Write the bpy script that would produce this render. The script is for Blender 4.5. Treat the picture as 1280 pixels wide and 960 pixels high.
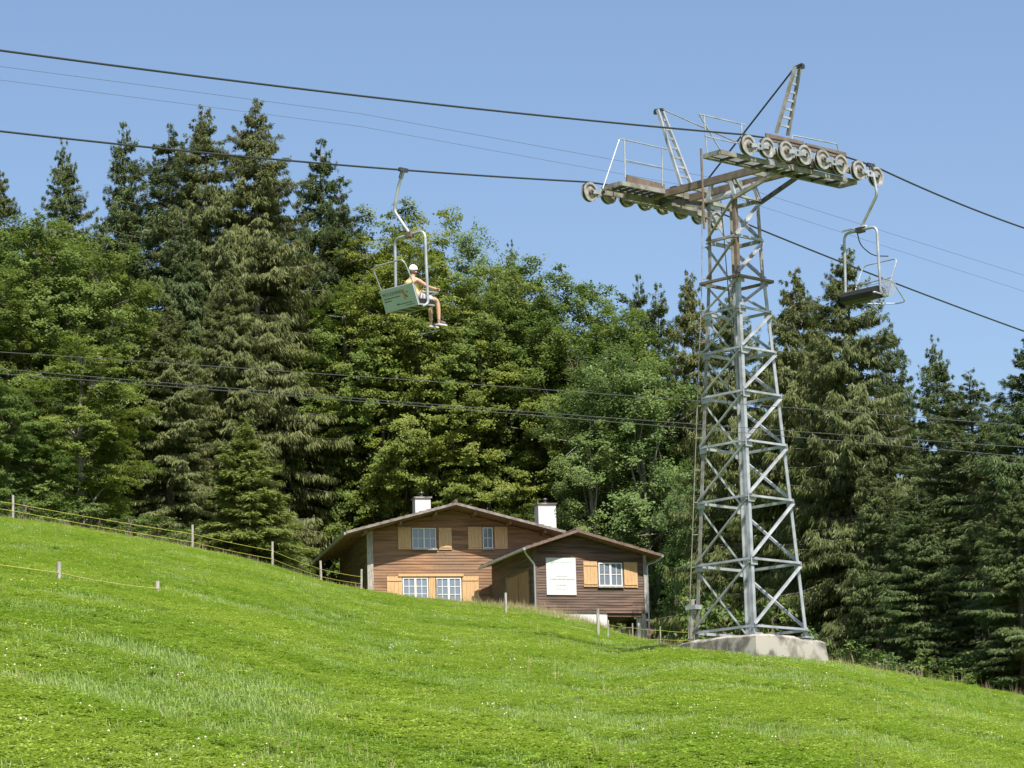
import bpy, math, random
import numpy as np
from mathutils import Vector, Matrix

for o in list(bpy.data.objects):
    bpy.data.objects.remove(o)
sc = bpy.context.scene
col = sc.collection
R = math.radians

# ------------------------------------------------------------------ camera
FPX = 3900.0                      # focal length in pixels of a 1280 px wide picture
PITCH, ROLL = R(10.5), 0.028
EYE = Vector((0, 0, 0))           # eye level is z = 0, the meadow under it at -1.6
Fw = Vector((0, math.cos(PITCH), math.sin(PITCH)))
R0 = Vector((1, 0, 0)); U0 = Vector((0, -math.sin(PITCH), math.cos(PITCH)))
CX = R0 * math.cos(ROLL) - U0 * math.sin(ROLL)
CY = R0 * math.sin(ROLL) + U0 * math.cos(ROLL)
cd = bpy.data.cameras.new('camera'); cam = bpy.data.objects.new('camera', cd); col.objects.link(cam)
cam.matrix_world = Matrix((CX, CY, -Fw)).transposed().to_4x4()
cd.sensor_width = 36; cd.lens = FPX / 1280 * 36; cd.clip_start = 0.5; cd.clip_end = 6000
sc.camera = cam

def ray(px, py):
    return CX * ((px - 640) / FPX) + CY * ((480 - py) / FPX) + Fw
def P(px, py, Y):                 # the point seen at a pixel, Y metres ahead
    d = ray(px, py); return d * (Y / d.y)
def proj(p):
    p = Vector(p); c = p.dot(Fw); return (640 + FPX * p.dot(CX) / c, 480 - FPX * p.dot(CY) / c)
def on_plane(px, py, p0, nrm):
    d = ray(px, py); return d * (p0.dot(nrm) / d.dot(nrm))

# ------------------------------------------------------------------ sky, sun, exposure
SUN_EL, SUN_AZ = R(57), R(24)     # azimuth to the right of straight behind the camera
sdir = Vector((math.sin(SUN_AZ) * math.cos(SUN_EL), -math.cos(SUN_AZ) * math.cos(SUN_EL), math.sin(SUN_EL)))
w = bpy.data.worlds.new('World'); sc.world = w; w.use_nodes = True
nt = w.node_tree; nt.nodes.clear()
sky = nt.nodes.new('ShaderNodeTexSky'); sky.sky_type = 'NISHITA'; sky.sun_disc = False
sky.sun_elevation = SUN_EL; sky.sun_rotation = math.pi - SUN_AZ
sky.altitude = 900; sky.air_density = 1.0; sky.dust_density = 3.4; sky.ozone_density = 2.2
bg = nt.nodes.new('ShaderNodeBackground'); bg.inputs[1].default_value = 0.094
wo = nt.nodes.new('ShaderNodeOutputWorld')
nt.links.new(sky.outputs[0], bg.inputs[0]); nt.links.new(bg.outputs[0], wo.inputs[0])
sl = bpy.data.lights.new('sun', 'SUN'); sl.energy = 4.6; sl.angle = R(0.53); sl.color = (1.0, 0.95, 0.87)
so = bpy.data.objects.new('sun', sl); col.objects.link(so)
so.rotation_euler = sdir.to_track_quat('Z', 'Y').to_euler(); so.location = (30, -30, 60)
vs = sc.view_settings
vs.view_transform = 'Standard'; vs.look = 'None'; vs.gamma = 1; vs.exposure = 0.88; vs.use_curve_mapping = False
sc.cycles.max_bounces = 5; sc.cycles.transparent_max_bounces = 6; sc.cycles.diffuse_bounces = 2; sc.cycles.transmission_bounces = 3

# ------------------------------------------------------------------ helpers
class MB:
    """collects shapes; build() links them as one mesh object"""
    def __init__(self): self.v = []; self.f = []
    def poly(self, pts):
        i = len(self.v); self.v += [Vector(p) for p in pts]; self.f.append(list(range(i, i + len(pts)))); return self
    def sweep(self, p, q, sec, xd):      # sweep a 2-D outline from p to q; xd is roughly the outline's first axis
        p = Vector(p); q = Vector(q); d = (q - p).normalized()
        x = Vector(xd); x = (x - d * x.dot(d)).normalized(); y = d.cross(x)
        n = len(sec); i = len(self.v)
        for c in (p, q): self.v += [c + x * a + y * b for a, b in sec]
        for k in range(n): self.f.append([i + k, i + (k + 1) % n, i + n + (k + 1) % n, i + n + k])
        self.f.append([i + k for k in range(n - 1, -1, -1)]); self.f.append([i + n + k for k in range(n)])
        return self
    def beam(self, p, q, wx, wy, xd=(0, 0, 1)):
        a, b = wx / 2, wy / 2
        return self.sweep(p, q, [(-a, -b), (a, -b), (a, b), (-a, b)], xd)
    def angle(self, p, q, wd, th, xd, flip=1):   # steel angle profile: flanges along xd and across it
        f = flip
        s = [(0, 0), (wd, 0), (wd, f * th), (th, f * th), (th, f * wd), (0, f * wd)]
        return self.sweep(p, q, s if f > 0 else s[::-1], xd)
    def tube(self, pts, r, n=8, r2=None):
        pts = [Vector(p) for p in pts]; i0 = len(self.v); m = len(pts); up = None
        for k, p in enumerate(pts):
            d = (pts[min(k + 1, m - 1)] - pts[max(k - 1, 0)]).normalized()
            if up is None: up = Vector((0, 0, 1)) if abs(d.z) < .9 else Vector((1, 0, 0))
            x = (up - d * up.dot(d)).normalized(); up = x; y = d.cross(x)
            rr = r if r2 is None else r + (r2 - r) * k / (m - 1)
            self.v += [p + x * (rr * math.cos(2 * math.pi * j / n)) + y * (rr * math.sin(2 * math.pi * j / n)) for j in range(n)]
        for k in range(m - 1):
            for j in range(n):
                a = i0 + k * n + j; b = i0 + k * n + (j + 1) % n
                self.f.append([a, b, b + n, a + n])
        self.f.append([i0 + j for j in range(n - 1, -1, -1)]); self.f.append([i0 + (m - 1) * n + j for j in range(n)])
        return self
    def lathe(self, prof, c, ax, n=24, closed=True):
        c = Vector(c); ax = Vector(ax).normalized(); x = ax.orthogonal().normalized(); y = ax.cross(x); i0 = len(self.v); m = len(prof)
        for r, h in prof:
            self.v += [c + ax * h + x * (r * math.cos(2 * math.pi * j / n)) + y * (r * math.sin(2 * math.pi * j / n)) for j in range(n)]
        for k in range(m if closed else m - 1):
            k2 = (k + 1) % m
            for j in range(n):
                j2 = (j + 1) % n
                self.f.append([i0 + k * n + j, i0 + k * n + j2, i0 + k2 * n + j2, i0 + k2 * n + j])
        return self
    def box(self, c, ax, ay, az, hx, hy, hz):
        c = Vector(c); ax = Vector(ax); ay = Vector(ay); az = Vector(az)
        return self.sweep(c - az * hz, c + az * hz, [(-hx, -hy), (hx, -hy), (hx, hy), (-hx, hy)], ax)
    def build(self, name, mat, parent=None, smooth=False, org=None):
        o_ = Vector((0, 0, 0))
        r_ = parent
        while r_ is not None:
            o_ = Vector(r_.get('_o', (0, 0, 0))) if '_o' in r_ else o_
            if r_.parent is None: break
            r_ = r_.parent
        if parent is None and org is not None: o_ = Vector(org)
        me = bpy.data.meshes.new(name); me.from_pydata([tuple(p - o_) for p in self.v], [], self.f); me.update()
        if smooth:
            me.polygons.foreach_set('use_smooth', [True] * len(me.polygons))
            try: me.set_sharp_from_angle(angle=R(40))
            except Exception: pass
        me.materials.append(mat)
        ob = bpy.data.objects.new(name, me); col.objects.link(ob)
        if parent is not None: ob.parent = parent
        elif org is not None: ob.location = o_; ob['_o'] = tuple(o_)
        return ob

def tag(o, label=None, cat=None, group=None, kind=None):
    if label: o['label'] = label
    if cat: o['category'] = cat
    if group: o['group'] = group
    if kind: o['kind'] = kind
    return o
def thing(name, loc, label, cat, group=None):
    o = bpy.data.objects.new(name, None); col.objects.link(o); o.location = loc; o['_o'] = tuple(loc)
    o.empty_display_size = .2
    return tag(o, label, cat, group)

# ------------------------------------------------------------------ materials
MATS = {}
def mat(name, base, rough=.6, metal=0., var=0., scale=8., bump=0., base2=None, stretch=None, spec=.5, detail=6., contrast=(.35, .65)):
    m = bpy.data.materials.new(name); m.use_nodes = True; t = m.node_tree; b = t.nodes['Principled BSDF']
    b.inputs['Roughness'].default_value = rough; b.inputs['Metallic'].default_value = metal
    b.inputs['Specular IOR Level'].default_value = spec
    b.inputs['Base Color'].default_value = (*base, 1)
    if base2 is not None or var or bump:
        tc = t.nodes.new('ShaderNodeTexCoord'); mp = t.nodes.new('ShaderNodeMapping')
        if stretch: mp.inputs['Scale'].default_value = stretch
        t.links.new(tc.outputs['Object'], mp.inputs[0])
        n = t.nodes.new('ShaderNodeTexNoise'); n.inputs['Scale'].default_value = scale; n.inputs['Detail'].default_value = detail
        t.links.new(mp.outputs[0], n.inputs[0])
        if base2 is None: base2 = tuple(c * (1 - var) for c in base)
        r = t.nodes.new('ShaderNodeValToRGB')
        r.color_ramp.elements[0].position = contrast[0]; r.color_ramp.elements[1].position = contrast[1]
        r.color_ramp.elements[0].color = (*base2, 1); r.color_ramp.elements[1].color = (*base, 1)
        t.links.new(n.outputs[0], r.inputs[0]); t.links.new(r.outputs[0], b.inputs['Base Color'])
        if bump:
            bp = t.nodes.new('ShaderNodeBump'); bp.inputs['Strength'].default_value = bump; bp.inputs['Distance'].default_value = .02
            t.links.new(n.outputs[0], bp.inputs['Height']); t.links.new(bp.outputs[0], b.inputs['Normal'])
    MATS[name] = m; return m

steel = mat('galvanised_steel', (.40, .42, .44), .50, .25, base2=(.25, .26, .27), scale=3.5, bump=.1)
steel_dirty = mat('weathered_galvanised_steel', (.30, .29, .265), .6, .15, base2=(.17, .145, .115), scale=5)
rust = mat('brown_rusty_paint', (.18, .135, .10), .75, base2=(.12, .085, .06), scale=6, bump=.2)
darksteel = mat('dark_steel', (.07, .072, .075), .5, .4, var=.4)
rope_m = mat('wire_rope', (.045, .046, .05), .5, .3, var=.4, scale=40)
wire_m = mat('thin_wire', (.10, .10, .105), .5, .3)
rubber = mat('black_rubber', (.018, .018, .018), .7)
cushion = mat('black_vinyl_cushion', (.014, .014, .015), .6, var=.4, scale=12)
sheave_m = mat('worn_sheave_rim', (.40, .40, .385), .45, .2, base2=(.22, .195, .165), scale=9)
concrete = mat('weathered_concrete', (.34, .315, .27), .9, base2=(.11, .10, .085), scale=2.2, bump=.35, detail=12, contrast=(.43, .57))
panel_m = mat('sage_green_board', (.36, .43, .395), .5, var=.06, scale=3)
ink = mat('dark_green_print', (.03, .06, .05), .6)
ink_o = mat('orange_print', (.42, .19, .05), .6)
sign_w = mat('white_sign_board', (.60, .60, .595), .5)
sign_g = mat('grey_print', (.30, .31, .31), .6)
sign_gr = mat('pale_green_print', (.26, .46, .32), .6)
white = mat('white_window_paint', (.68, .68, .66), .5, var=.06, scale=6)
plaster = mat('white_plaster', (.60, .59, .575), .9, var=.10, scale=2.5, bump=.1)
shutter_m = mat('ochre_shutter_paint', (.60, .385, .195), .6, base2=(.50, .30, .14), scale=3, stretch=(8, 8, 1))
door_m = mat('brown_door_wood', (.36, .20, .09), .6, base2=(.24, .13, .06), scale=3, stretch=(9, 9, .8))
verge_m = mat('weathered_verge_board', (.27, .235, .20), .8, base2=(.13, .105, .085), scale=4, stretch=(1, 1, 1))
roof_m = mat('weathered_roof_tile', (.15, .11, .085), .85, base2=(.09, .07, .06), scale=3, bump=.3)
soffit_m = mat('brown_soffit_wood', (.22, .125, .065), .8, base2=(.13, .07, .035), scale=3, stretch=(4, 1, 4))
post_m = mat('silver_weathered_wood', (.42, .39, .345), .9, base2=(.22, .20, .175), scale=5, stretch=(5, 5, .7), bump=.3)
tape_m = mat('yellow_fence_tape', (.50, .46, .08), .5)
zinc = mat('zinc_gutter', (.42, .44, .46), .4, .5, var=.2)
skin_m = mat('skin', (.56, .33, .23), .5, var=.08)
yellow_m = mat('pale_yellow_cotton', (.72, .58, .22), .8, var=.08)
short_m = mat('light_grey_cotton', (.55, .52, .55), .8, var=.1)
cap_m = mat('white_cap_cloth', (.78, .77, .76), .7)
hair_m = mat('brown_hair', (.10, .06, .035), .6)
shoe_m = mat('purple_grey_shoe', (.13, .10, .13), .6)
sole_m = mat('pale_rubber_sole', (.60, .56, .58), .6)
bark = mat('grey_brown_bark', (.17, .135, .105), .9, base2=(.07, .055, .045), scale=3, stretch=(4, 4, .6), bump=.5)
bark_pale = mat('pale_grey_bark', (.30, .275, .235), .9, base2=(.14, .125, .10), scale=3, stretch=(4, 4, .6), bump=.4)

def siding(name, c1, c2, grey):
    m = bpy.data.materials.new(name); m.use_nodes = True; t = m.node_tree; b = t.nodes['Principled BSDF']; b.inputs['Roughness'].default_value = .75
    tc = t.nodes.new('ShaderNodeTexCoord'); mp = t.nodes.new('ShaderNodeMapping'); mp.inputs['Scale'].default_value = (.5, .5, 7.2)
    t.links.new(tc.outputs['Object'], mp.inputs[0])
    n = t.nodes.new('ShaderNodeTexNoise'); n.inputs['Scale'].default_value = 1.1; n.inputs['Detail'].default_value = 7; t.links.new(mp.outputs[0], n.inputs[0])
    r = t.nodes.new('ShaderNodeValToRGB'); e = r.color_ramp.elements
    e[0].position = .40; e[0].color = (*c2, 1); e[1].position = .57; e[1].color = (*c1, 1)
    t.links.new(n.outputs[0], r.inputs[0])
    n2 = t.nodes.new('ShaderNodeTexNoise'); n2.inputs['Scale'].default_value = .55; n2.inputs['Detail'].default_value = 5; t.links.new(tc.outputs['Object'], n2.inputs[0])
    r2 = t.nodes.new('ShaderNodeValToRGB'); r2.color_ramp.elements[0].position = .42; r2.color_ramp.elements[1].position = .68
    t.links.new(n2.outputs[0], r2.inputs[0])
    mx = t.nodes.new('ShaderNodeMix'); mx.data_type = 'RGBA'; mx.inputs[7].default_value = (*grey, 1)
    t.links.new(r2.outputs[0], mx.inputs[0]); t.links.new(r.outputs[0], mx.inputs[6]); t.links.new(mx.outputs[2], b.inputs['Base Color'])
    bp = t.nodes.new('ShaderNodeBump'); bp.inputs['Strength'].default_value = .3; bp.inputs['Distance'].default_value = .01
    t.links.new(n.outputs[0], bp.inputs['Height']); t.links.new(bp.outputs[0], b.inputs['Normal'])
    return m
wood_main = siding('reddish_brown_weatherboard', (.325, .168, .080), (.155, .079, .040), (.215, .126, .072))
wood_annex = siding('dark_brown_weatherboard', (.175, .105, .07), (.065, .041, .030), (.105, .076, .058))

gl = bpy.data.materials.new('window_glass'); gl.use_nodes = True
b_ = gl.node_tree.nodes['Principled BSDF']; b_.inputs['Base Color'].default_value = (.17, .205, .25, 1); b_.inputs['Roughness'].default_value = .04; b_.inputs['Specular IOR Level'].default_value = .8

def leafmat(name, ca, cb, cc, trans=.3, hue=.028):
    """leaf colour: ca..cb by the leaf's own tint, cc for the odd dry or young leaf"""
    m = bpy.data.materials.new(name); m.use_nodes = True; t = m.node_tree; b = t.nodes['Principled BSDF']; b.inputs['Roughness'].default_value = .55
    b.inputs['Specular IOR Level'].default_value = .35
    at = t.nodes.new('ShaderNodeAttribute'); at.attribute_name = 'tint'
    r = t.nodes.new('ShaderNodeValToRGB'); e = r.color_ramp.elements
    e[0].color = (*ca, 1); e[1].position = .86; e[1].color = (*cb, 1); x = e.new(.97); x.color = (*cc, 1)
    t.links.new(at.outputs['Fac'], r.inputs[0])
    oi = t.nodes.new('ShaderNodeObjectInfo'); hs = t.nodes.new('ShaderNodeHueSaturation')
    mr = t.nodes.new('ShaderNodeMapRange'); mr.inputs['To Min'].default_value = .5 - hue / 2; mr.inputs['To Max'].default_value = .5 + hue / 2
    t.links.new(oi.outputs['Random'], mr.inputs[0]); t.links.new(mr.outputs[0], hs.inputs['Hue'])
    mv = t.nodes.new('ShaderNodeMapRange'); mv.inputs['To Min'].default_value = 1.14; mv.inputs['To Max'].default_value = .92
    t.links.new(oi.outputs['Random'], mv.inputs[0]); t.links.new(mv.outputs[0], hs.inputs['Value'])
    t.links.new(r.outputs[0], hs.inputs['Color']); t.links.new(hs.outputs[0], b.inputs['Base Color'])
    tr = t.nodes.new('ShaderNodeBsdfTranslucent'); t.links.new(hs.outputs[0], tr.inputs[0])
    ms = t.nodes.new('ShaderNodeMixShader'); ms.inputs[0].default_value = trans
    t.links.new(b.outputs[0], ms.inputs[1]); t.links.new(tr.outputs[0], ms.inputs[2])
    t.links.new(ms.outputs[0], t.nodes['Material Output'].inputs[0]); return m
lf_spruce = leafmat('spruce_needles', (.054, .088, .026), (.128, .168, .046), (.18, .15, .07), .3)
lf_olive = leafmat('olive_spruce_needles', (.072, .095, .026), (.160, .182, .052), (.20, .17, .08), .3)
lf_fir = leafmat('dark_fir_needles', (.050, .084, .028), (.116, .158, .048), (.19, .15, .07), .28)
lf_beech = leafmat('beech_leaves', (.098, .145, .022), (.215, .27, .042), (.28, .27, .07), .48)
lf_maple = leafmat('maple_leaves', (.090, .140, .027), (.190, .25, .05), (.24, .24, .08), .48)
lf_ash = leafmat('ash_leaves', (.105, .165, .045), (.185, .26, .075), (.24, .25, .09), .42)
lf_young = leafmat('young_spruce_needles', (.185, .215, .045), (.30, .325, .075), (.30, .30, .12), .4)
lf_shrub = leafmat('shrub_leaves', (.055, .095, .025), (.13, .19, .035), (.22, .20, .06), .35)

def grassmat(name, c1, c2, c3, trans=.35):
    m = bpy.data.materials.new(name); m.use_nodes = True; t = m.node_tree; b = t.nodes['Principled BSDF']; b.inputs['Roughness'].default_value = .55
    b.inputs['Specular IOR Level'].default_value = .3
    g = t.nodes.new('ShaderNodeNewGeometry'); n = t.nodes.new('ShaderNodeTexNoise'); n.inputs['Scale'].default_value = .35; n.inputs['Detail'].default_value = 5
    t.links.new(g.outputs['Position'], n.inputs[0])
    r = t.nodes.new('ShaderNodeValToRGB'); r.color_ramp.elements[0].position = .35; r.color_ramp.elements[1].position = .65
    r.color_ramp.elements[0].color = (*c1, 1); r.color_ramp.elements[1].color = (*c2, 1); t.links.new(n.outputs[0], r.inputs[0])
    oi = t.nodes.new('ShaderNodeObjectInfo'); mr = t.nodes.new('ShaderNodeMapRange'); mr.inputs['From Min'].default_value = .55
    mr.inputs['To Max'].default_value = .55; t.links.new(oi.outputs['Random'], mr.inputs[0])
    mx = t.nodes.new('ShaderNodeMix'); mx.data_type = 'RGBA'; mx.inputs[7].default_value = (*c3, 1)
    t.links.new(mr.outputs[0], mx.inputs[0]); t.links.new(r.outputs[0], mx.inputs[6]); t.links.new(mx.outputs[2], b.inputs['Base Color'])
    tr = t.nodes.new('ShaderNodeBsdfTranslucent'); t.links.new(mx.outputs[2], tr.inputs[0])
    ms = t.nodes.new('ShaderNodeMixShader'); ms.inputs[0].default_value = trans
    t.links.new(b.outputs[0], ms.inputs[1]); t.links.new(tr.outputs[0], ms.inputs[2])
    t.links.new(ms.outputs[0], t.nodes['Material Output'].inputs[0]); return m
gr_blade = grassmat('grass_blades', (.205, .310, .058), (.285, .385, .102), (.345, .415, .16))
gr_clover = grassmat('clover_leaves', (.18, .300, .022), (.285, .395, .046), (.355, .42, .09))
gr_dry = grassmat('dry_grass_stalks', (.36, .30, .15), (.42, .36, .20), (.32, .24, .14), .25)
fl_white = mat('white_clover_flower', (.74, .72, .62), .7)
fl_yellow = mat('yellow_buttercup', (.75, .58, .02), .6)

# ------------------------------------------------------------------ the meadow (a hillside falling to the right)
# skyline of the grass: pixel, pixel, distance of the crest there
SKY = [(0, 652, 122), (60, 659, 123), (120, 668, 124), (180, 679, 125), (240, 691, 127), (300, 702, 129), (340, 712, 131), (400, 731, 134), (455, 742, 137),
       (520, 752, 138), (600, 759, 137), (668, 765, 134), (705, 773, 131), (745, 786, 127), (770, 796, 112), (800, 806, 92), (830, 812, 79), (860, 818, 75), (900, 822, 74),
       (960, 826, 75), (1040, 833, 75), (1130, 851, 79), (1200, 863, 84), (1280, 876, 88)]
_u, _e, _y = [], [], []
for px, py, Yc in SKY:
    p = P(px, py, Yc); _u.append(p.x / p.y); _e.append(p.z / p.y); _y.append(Yc)
UU = np.linspace(-.6, .6, 1201)
def _ext(vals, slope=True, lo=None, hi=None):
    v = np.interp(UU, _u, vals)
    if slope:
        sl_, sr_ = -.15, -.12
        v = np.where(UU < _u[0], vals[0] + (np.maximum(UU, -.4) - _u[0]) * sl_, v); v = np.where(UU > _u[-1], vals[-1] + (np.minimum(UU, .35) - _u[-1]) * sr_, v)
    k = np.exp(-.5 * (np.arange(-24, 25) / 5.0) ** 2); k /= k.sum()
    return np.convolve(np.pad(v, 24, mode='edge'), k, mode='valid')
ES = _ext(_e); YC = _ext(_y, False)
KS = np.interp(UU, [-.2, -.03, .03, .08, .2], [.06, .05, .03, -.02, -.06])   # slope of the ground behind the crest
CW = 7.0                                                                       # metres over which the crest is rounded
def _prof(y, be, yc, k):
    t = np.clip((y - (yc - CW)) / (2 * CW), 0, 1)
    z0 = be * np.minimum(y, yc - CW)
    z1 = (be * t + (k - be) * t * t / 2) * 2 * CW
    z2 = k * np.clip(y - yc - CW, 0, 220)
    return z0 + z1 + z2 - 1.6
BE = ES + 1.6 / YC
for _ in range(4):
    ys = np.linspace(20, 170, 500)
    ee = (_prof(ys[None, :], BE[:, None], YC[:, None], KS[:, None]) / ys[None, :]).max(axis=1)
    BE = BE + (ES - ee)
def ground_np(x, y):
    x = np.asarray(x, float); y = np.asarray(y, float)
    yy = np.maximum(y, 0); u = x / np.maximum(yy, 12)
    be = np.interp(u, UU, BE); yc = np.interp(u, UU, YC); k = np.interp(u, UU, KS)
    z = _prof(yy, be, yc, k) + np.where(y < 0, np.maximum(y, -150) * .1, 0)
    fade = np.clip((yc - y) / 40, 0, 1) * np.clip(y / 20, 0, 1)
    z = z + fade * (.05 * np.sin(x * .33 + y * .11) * np.sin(y * .13 + 1.0) + .012 * np.sin(x * .9 + 2) * np.sin(y * .45 - x * .2))
    return z
def gz(x, y): return float(ground_np(x, y))
def hit_ground(px, py, lo=15., hi=160.):
    d = ray(px, py); d = d / d.y
    ys = np.linspace(lo, hi, 3000); dz = ys * d.z - ground_np(ys * d.x, ys)
    k = np.where(dz < 0)[0]
    y = ys[k[0]] if len(k) else ys[np.argmin(dz)]
    return Vector((y * d.x, y, gz(y * d.x, y)))

def axis(lo, hi, step, far, g=1.25):
    a = list(np.arange(lo, hi + .01, step)); s = step
    while a[-1] < far: s *= g; a.append(a[-1] + s)
    s = step
    while a[0] > -far: s *= g; a.insert(0, a[0] - s)
    return np.array(a)
xs = axis(-34, 34, .5, 1500, 1.15); ysx = axis(8, 152, .5, 1500, 1.15)
XX, YY = np.meshgrid(xs, ysx); ZZ = ground_np(XX, YY)
nx, ny = len(xs), len(ysx)
me = bpy.data.meshes.new('ground')
ii = np.arange(nx * ny).reshape(ny, nx)
q = np.stack([ii[:-1, :-1], ii[:-1, 1:], ii[1:, 1:], ii[1:, :-1]], -1).reshape(-1, 4)
def fast_mesh(me, verts, quads):
    verts = np.asarray(verts, np.float32).reshape(-1, 3); quads = np.asarray(quads, np.int32); n = quads.shape[1]
    me.vertices.add(len(verts)); me.vertices.foreach_set('co', verts.ravel())
    me.loops.add(quads.size); me.loops.foreach_set('vertex_index', quads.ravel())
    me.polygons.add(len(quads)); me.polygons.foreach_set('loop_start', np.arange(0, quads.size, n, dtype=np.int32))
    try: me.polygons.foreach_set('loop_total', np.full(len(quads), n, np.int32))
    except Exception: pass
    me.update(calc_edges=True)
fast_mesh(me, np.stack([XX, YY, ZZ], -1), q)
me.polygons.foreach_set('use_smooth', [True] * len(me.polygons))
gm = grassmat('meadow_soil_and_sward', (.125, .19, .035), (.165, .225, .05), (.15, .205, .05), 0.)
me.materials.append(gm)
gob = bpy.data.objects.new('ground', me); col.objects.link(gob); tag(gob, 'green meadow hillside sloping down beside the chairlift tower', kind='structure')

# ------------------------------------------------------------------ chairlift tower
AL = R(44)
ld = Vector((math.cos(AL), math.sin(AL), 0)); nd = Vector((math.sin(AL), -math.cos(AL), 0)); UP = Vector((0, 0, 1))
YT = 71.5; H0, H1, H2 = .92, .485, .43        # half sides at foot, at the splice plate, at the head
Npt = P(943, 789, YT - H0 * (math.cos(AL) + math.sin(AL)))
axis0 = Vector((Npt.x, Npt.y, 0)) - nd * H0 + ld * H0; axis0.z = 0
Z0 = Npt.z
def T(n, l, z): return axis0 + nd * n + ld * l + UP * z
def tp(px, py, n):
    p = on_plane(px, py, axis0 + nd * n, nd); return ((p - axis0).dot(ld), p.z)
def tl(px, py, l):
    p = on_plane(px, py, axis0 + ld * l, ld); return ((p - axis0).dot(nd), p.z)
lev = [Z0 + .10]
for px, py in ((941.3, 699.4), (937, 620.6), (932, 551.7), (928, 489.4), (925, 435), (921, 385), (918.5, 346)):
    f = (789 - py) / (789 - 346); h = H0 + (H1 - H0) * f
    lev.append(P(px, py, YT - h * (math.cos(AL) + math.sin(AL))).z)
ZP = lev[-1]
def half(z): return H0 + (H1 - H0) * (z - Z0) / (ZP - Z0) if z <= ZP else H1 - .02 + (H2 - H1 + .02) * (z - ZP) / (ZH - ZP)
ZH = P(914, 246, YT - .62).z
base_g = gz(axis0.x, axis0.y)
tower = thing('chairlift_tower', (axis0.x, axis0.y, Z0 - .05), 'tall grey steel lattice chairlift tower on a concrete block, with sheave trains on its crossarm', 'tower')
SG = [(1, -1), (1, 1), (-1, 1), (-1, -1)]       # corners: near, right, far, left
for a, b in SG:
    m = MB(); m.angle(T(a * H0, b * H0, Z0 - .12), T(a * H1, b * H1, ZP), .094, .014, nd * -a, 1 if (a * b) > 0 else -1)
    m.box(T(a * (H0 - .05), b * (H0 - .05), Z0 - .05), nd, ld, UP, .14, .14, .02)
    m.build('leg', steel if (a, b) != (-1, -1) else steel_dirty, tower)
    m = MB(); hh = half(ZP + .01)
    m.angle(T(a * (H1 - .02), b * (H1 - .02), ZP + .02), T(a * H2, b * H2, ZH + .12), .095, .014, nd * -a, 1 if (a * b) > 0 else -1)
    m.build('upper_leg', rust if (a, b) == (1, -1) else steel_dirty, tower)
def faces_at(z): h = half(z); return [T(a * h, b * h, z) for a, b in SG]
def outn(i): a, b = SG[i]; c, d = SG[(i + 1) % 4]; return nd * (a + c) / 2 + ld * (b + d) / 2
for k, z in enumerate(lev[:-1]):
    c = faces_at(z)
    for i in range(4):
        o_ = outn(i) * .014
        MB().angle(c[i] + o_, c[(i + 1) % 4] + o_, .060, .010, UP, 1).build('horizontal_brace', steel, tower)
for k in range(len(lev) - 1):
    z1, z2 = lev[k] + .06, lev[k + 1] - .06
    lo, hi = faces_at(z1), faces_at(z2)
    for i in range(4):                          # one diagonal on every face
        j = (i + 1) % 4
        # left face (3,0): from left foot up to near; right face (0,1): near foot up to right; back faces the other way
        p, q_ = {0: (lo[0], hi[1]), 1: (hi[2], lo[1]), 2: (hi[3], lo[2]), 3: (lo[3], hi[0])}[i]
        o_ = outn(i) * -.02 if i in (1, 2) else outn(i) * .026
        MB().angle(p + o_, q_ + o_, .058, .010, outn(i).cross(q_ - p), 1).build('diagonal_brace', steel, tower)
        mg = MB(); e = hi[i] + (hi[j] - hi[i]).normalized() * .08 + outn(i) * .02
        mg.box(e + UP * .04, (hi[j] - hi[i]).normalized(), outn(i), UP, .11, .006, .09); mg.build('gusset_plate', steel, tower)
# splice plate frame
m = MB(); h = H1 + .11
for i in range(4):
    a, b = SG[i]; c, d = SG[(i + 1) % 4]
    m.beam(T(a * h, b * h, ZP + .0), T(c * h, d * h, ZP + .0), .055, .10)
m.build('splice_frame', rust, tower)
# upper cage braces
zl = [ZP + .06, ZP + (ZH - ZP) * .50, ZH]
for k in (1, 2):
    c = faces_at(zl[k])
    for i in range(4):
        MB().angle(c[i], c[(i + 1) % 4], .08, .010, UP, 1).build('horizontal_brace', steel_dirty if i % 2 else steel, tower)
for k in (0, 1):
    lo, hi = faces_at(zl[k] + .05), faces_at(zl[k + 1] - .05)
    for i in range(4):
        j = (i + 1) % 4
        p, q_ = {0: (lo[0], hi[1]), 1: (hi[2], lo[1]), 2: (hi[3], lo[2]), 3: (lo[3], hi[0])}[i]
        MB().angle(p + outn(i) * .014, q_ + outn(i) * .014, .075, .010, outn(i).cross(q_ - p), 1).build('diagonal_brace', steel_dirty if i == 3 else steel, tower)
# crossarm
GN, GF = 2.42, -2.62
nA, ZC = tl(948, 212, -.40)
ZC += .02
for b in (-.40, .40):
    m = MB(); m.beam(T(-2.15, b, ZC), T(2.25, b, ZC), .17, .10); m.build('crossarm_beam', rust, tower)
for n_ in (-1.9, -1.0, 0, .9, 1.9):
    MB().beam(T(n_, -.35, ZC - .01), T(n_, .35, ZC - .01), .10, .07).build('crossarm_tie', steel_dirty, tower)
for a, b in SG:
    MB().beam(T(a * H2, b * H2, ZH + .05), T(a * .30, b * .40, ZC - .06), .09, .07, nd).build('head_post', steel, tower)
    MB().beam(T(a * H2, b * (H2 + .02), ZH - .02), T(a * 2.0, b * .34, ZC - .10), .085, .085).build('crossarm_strut', steel_dirty if a * b < 0 else darksteel, tower)
MB().beam(T(-.42, -.43, ZH + .1), T(.42, .40, ZC - .05), .06, .05).build('head_brace', steel, tower)
MB().beam(T(.42, -.40, ZC - .02), T(.1, .42, ZH + .08), .06, .05).build('head_brace', steel, tower)

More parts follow.
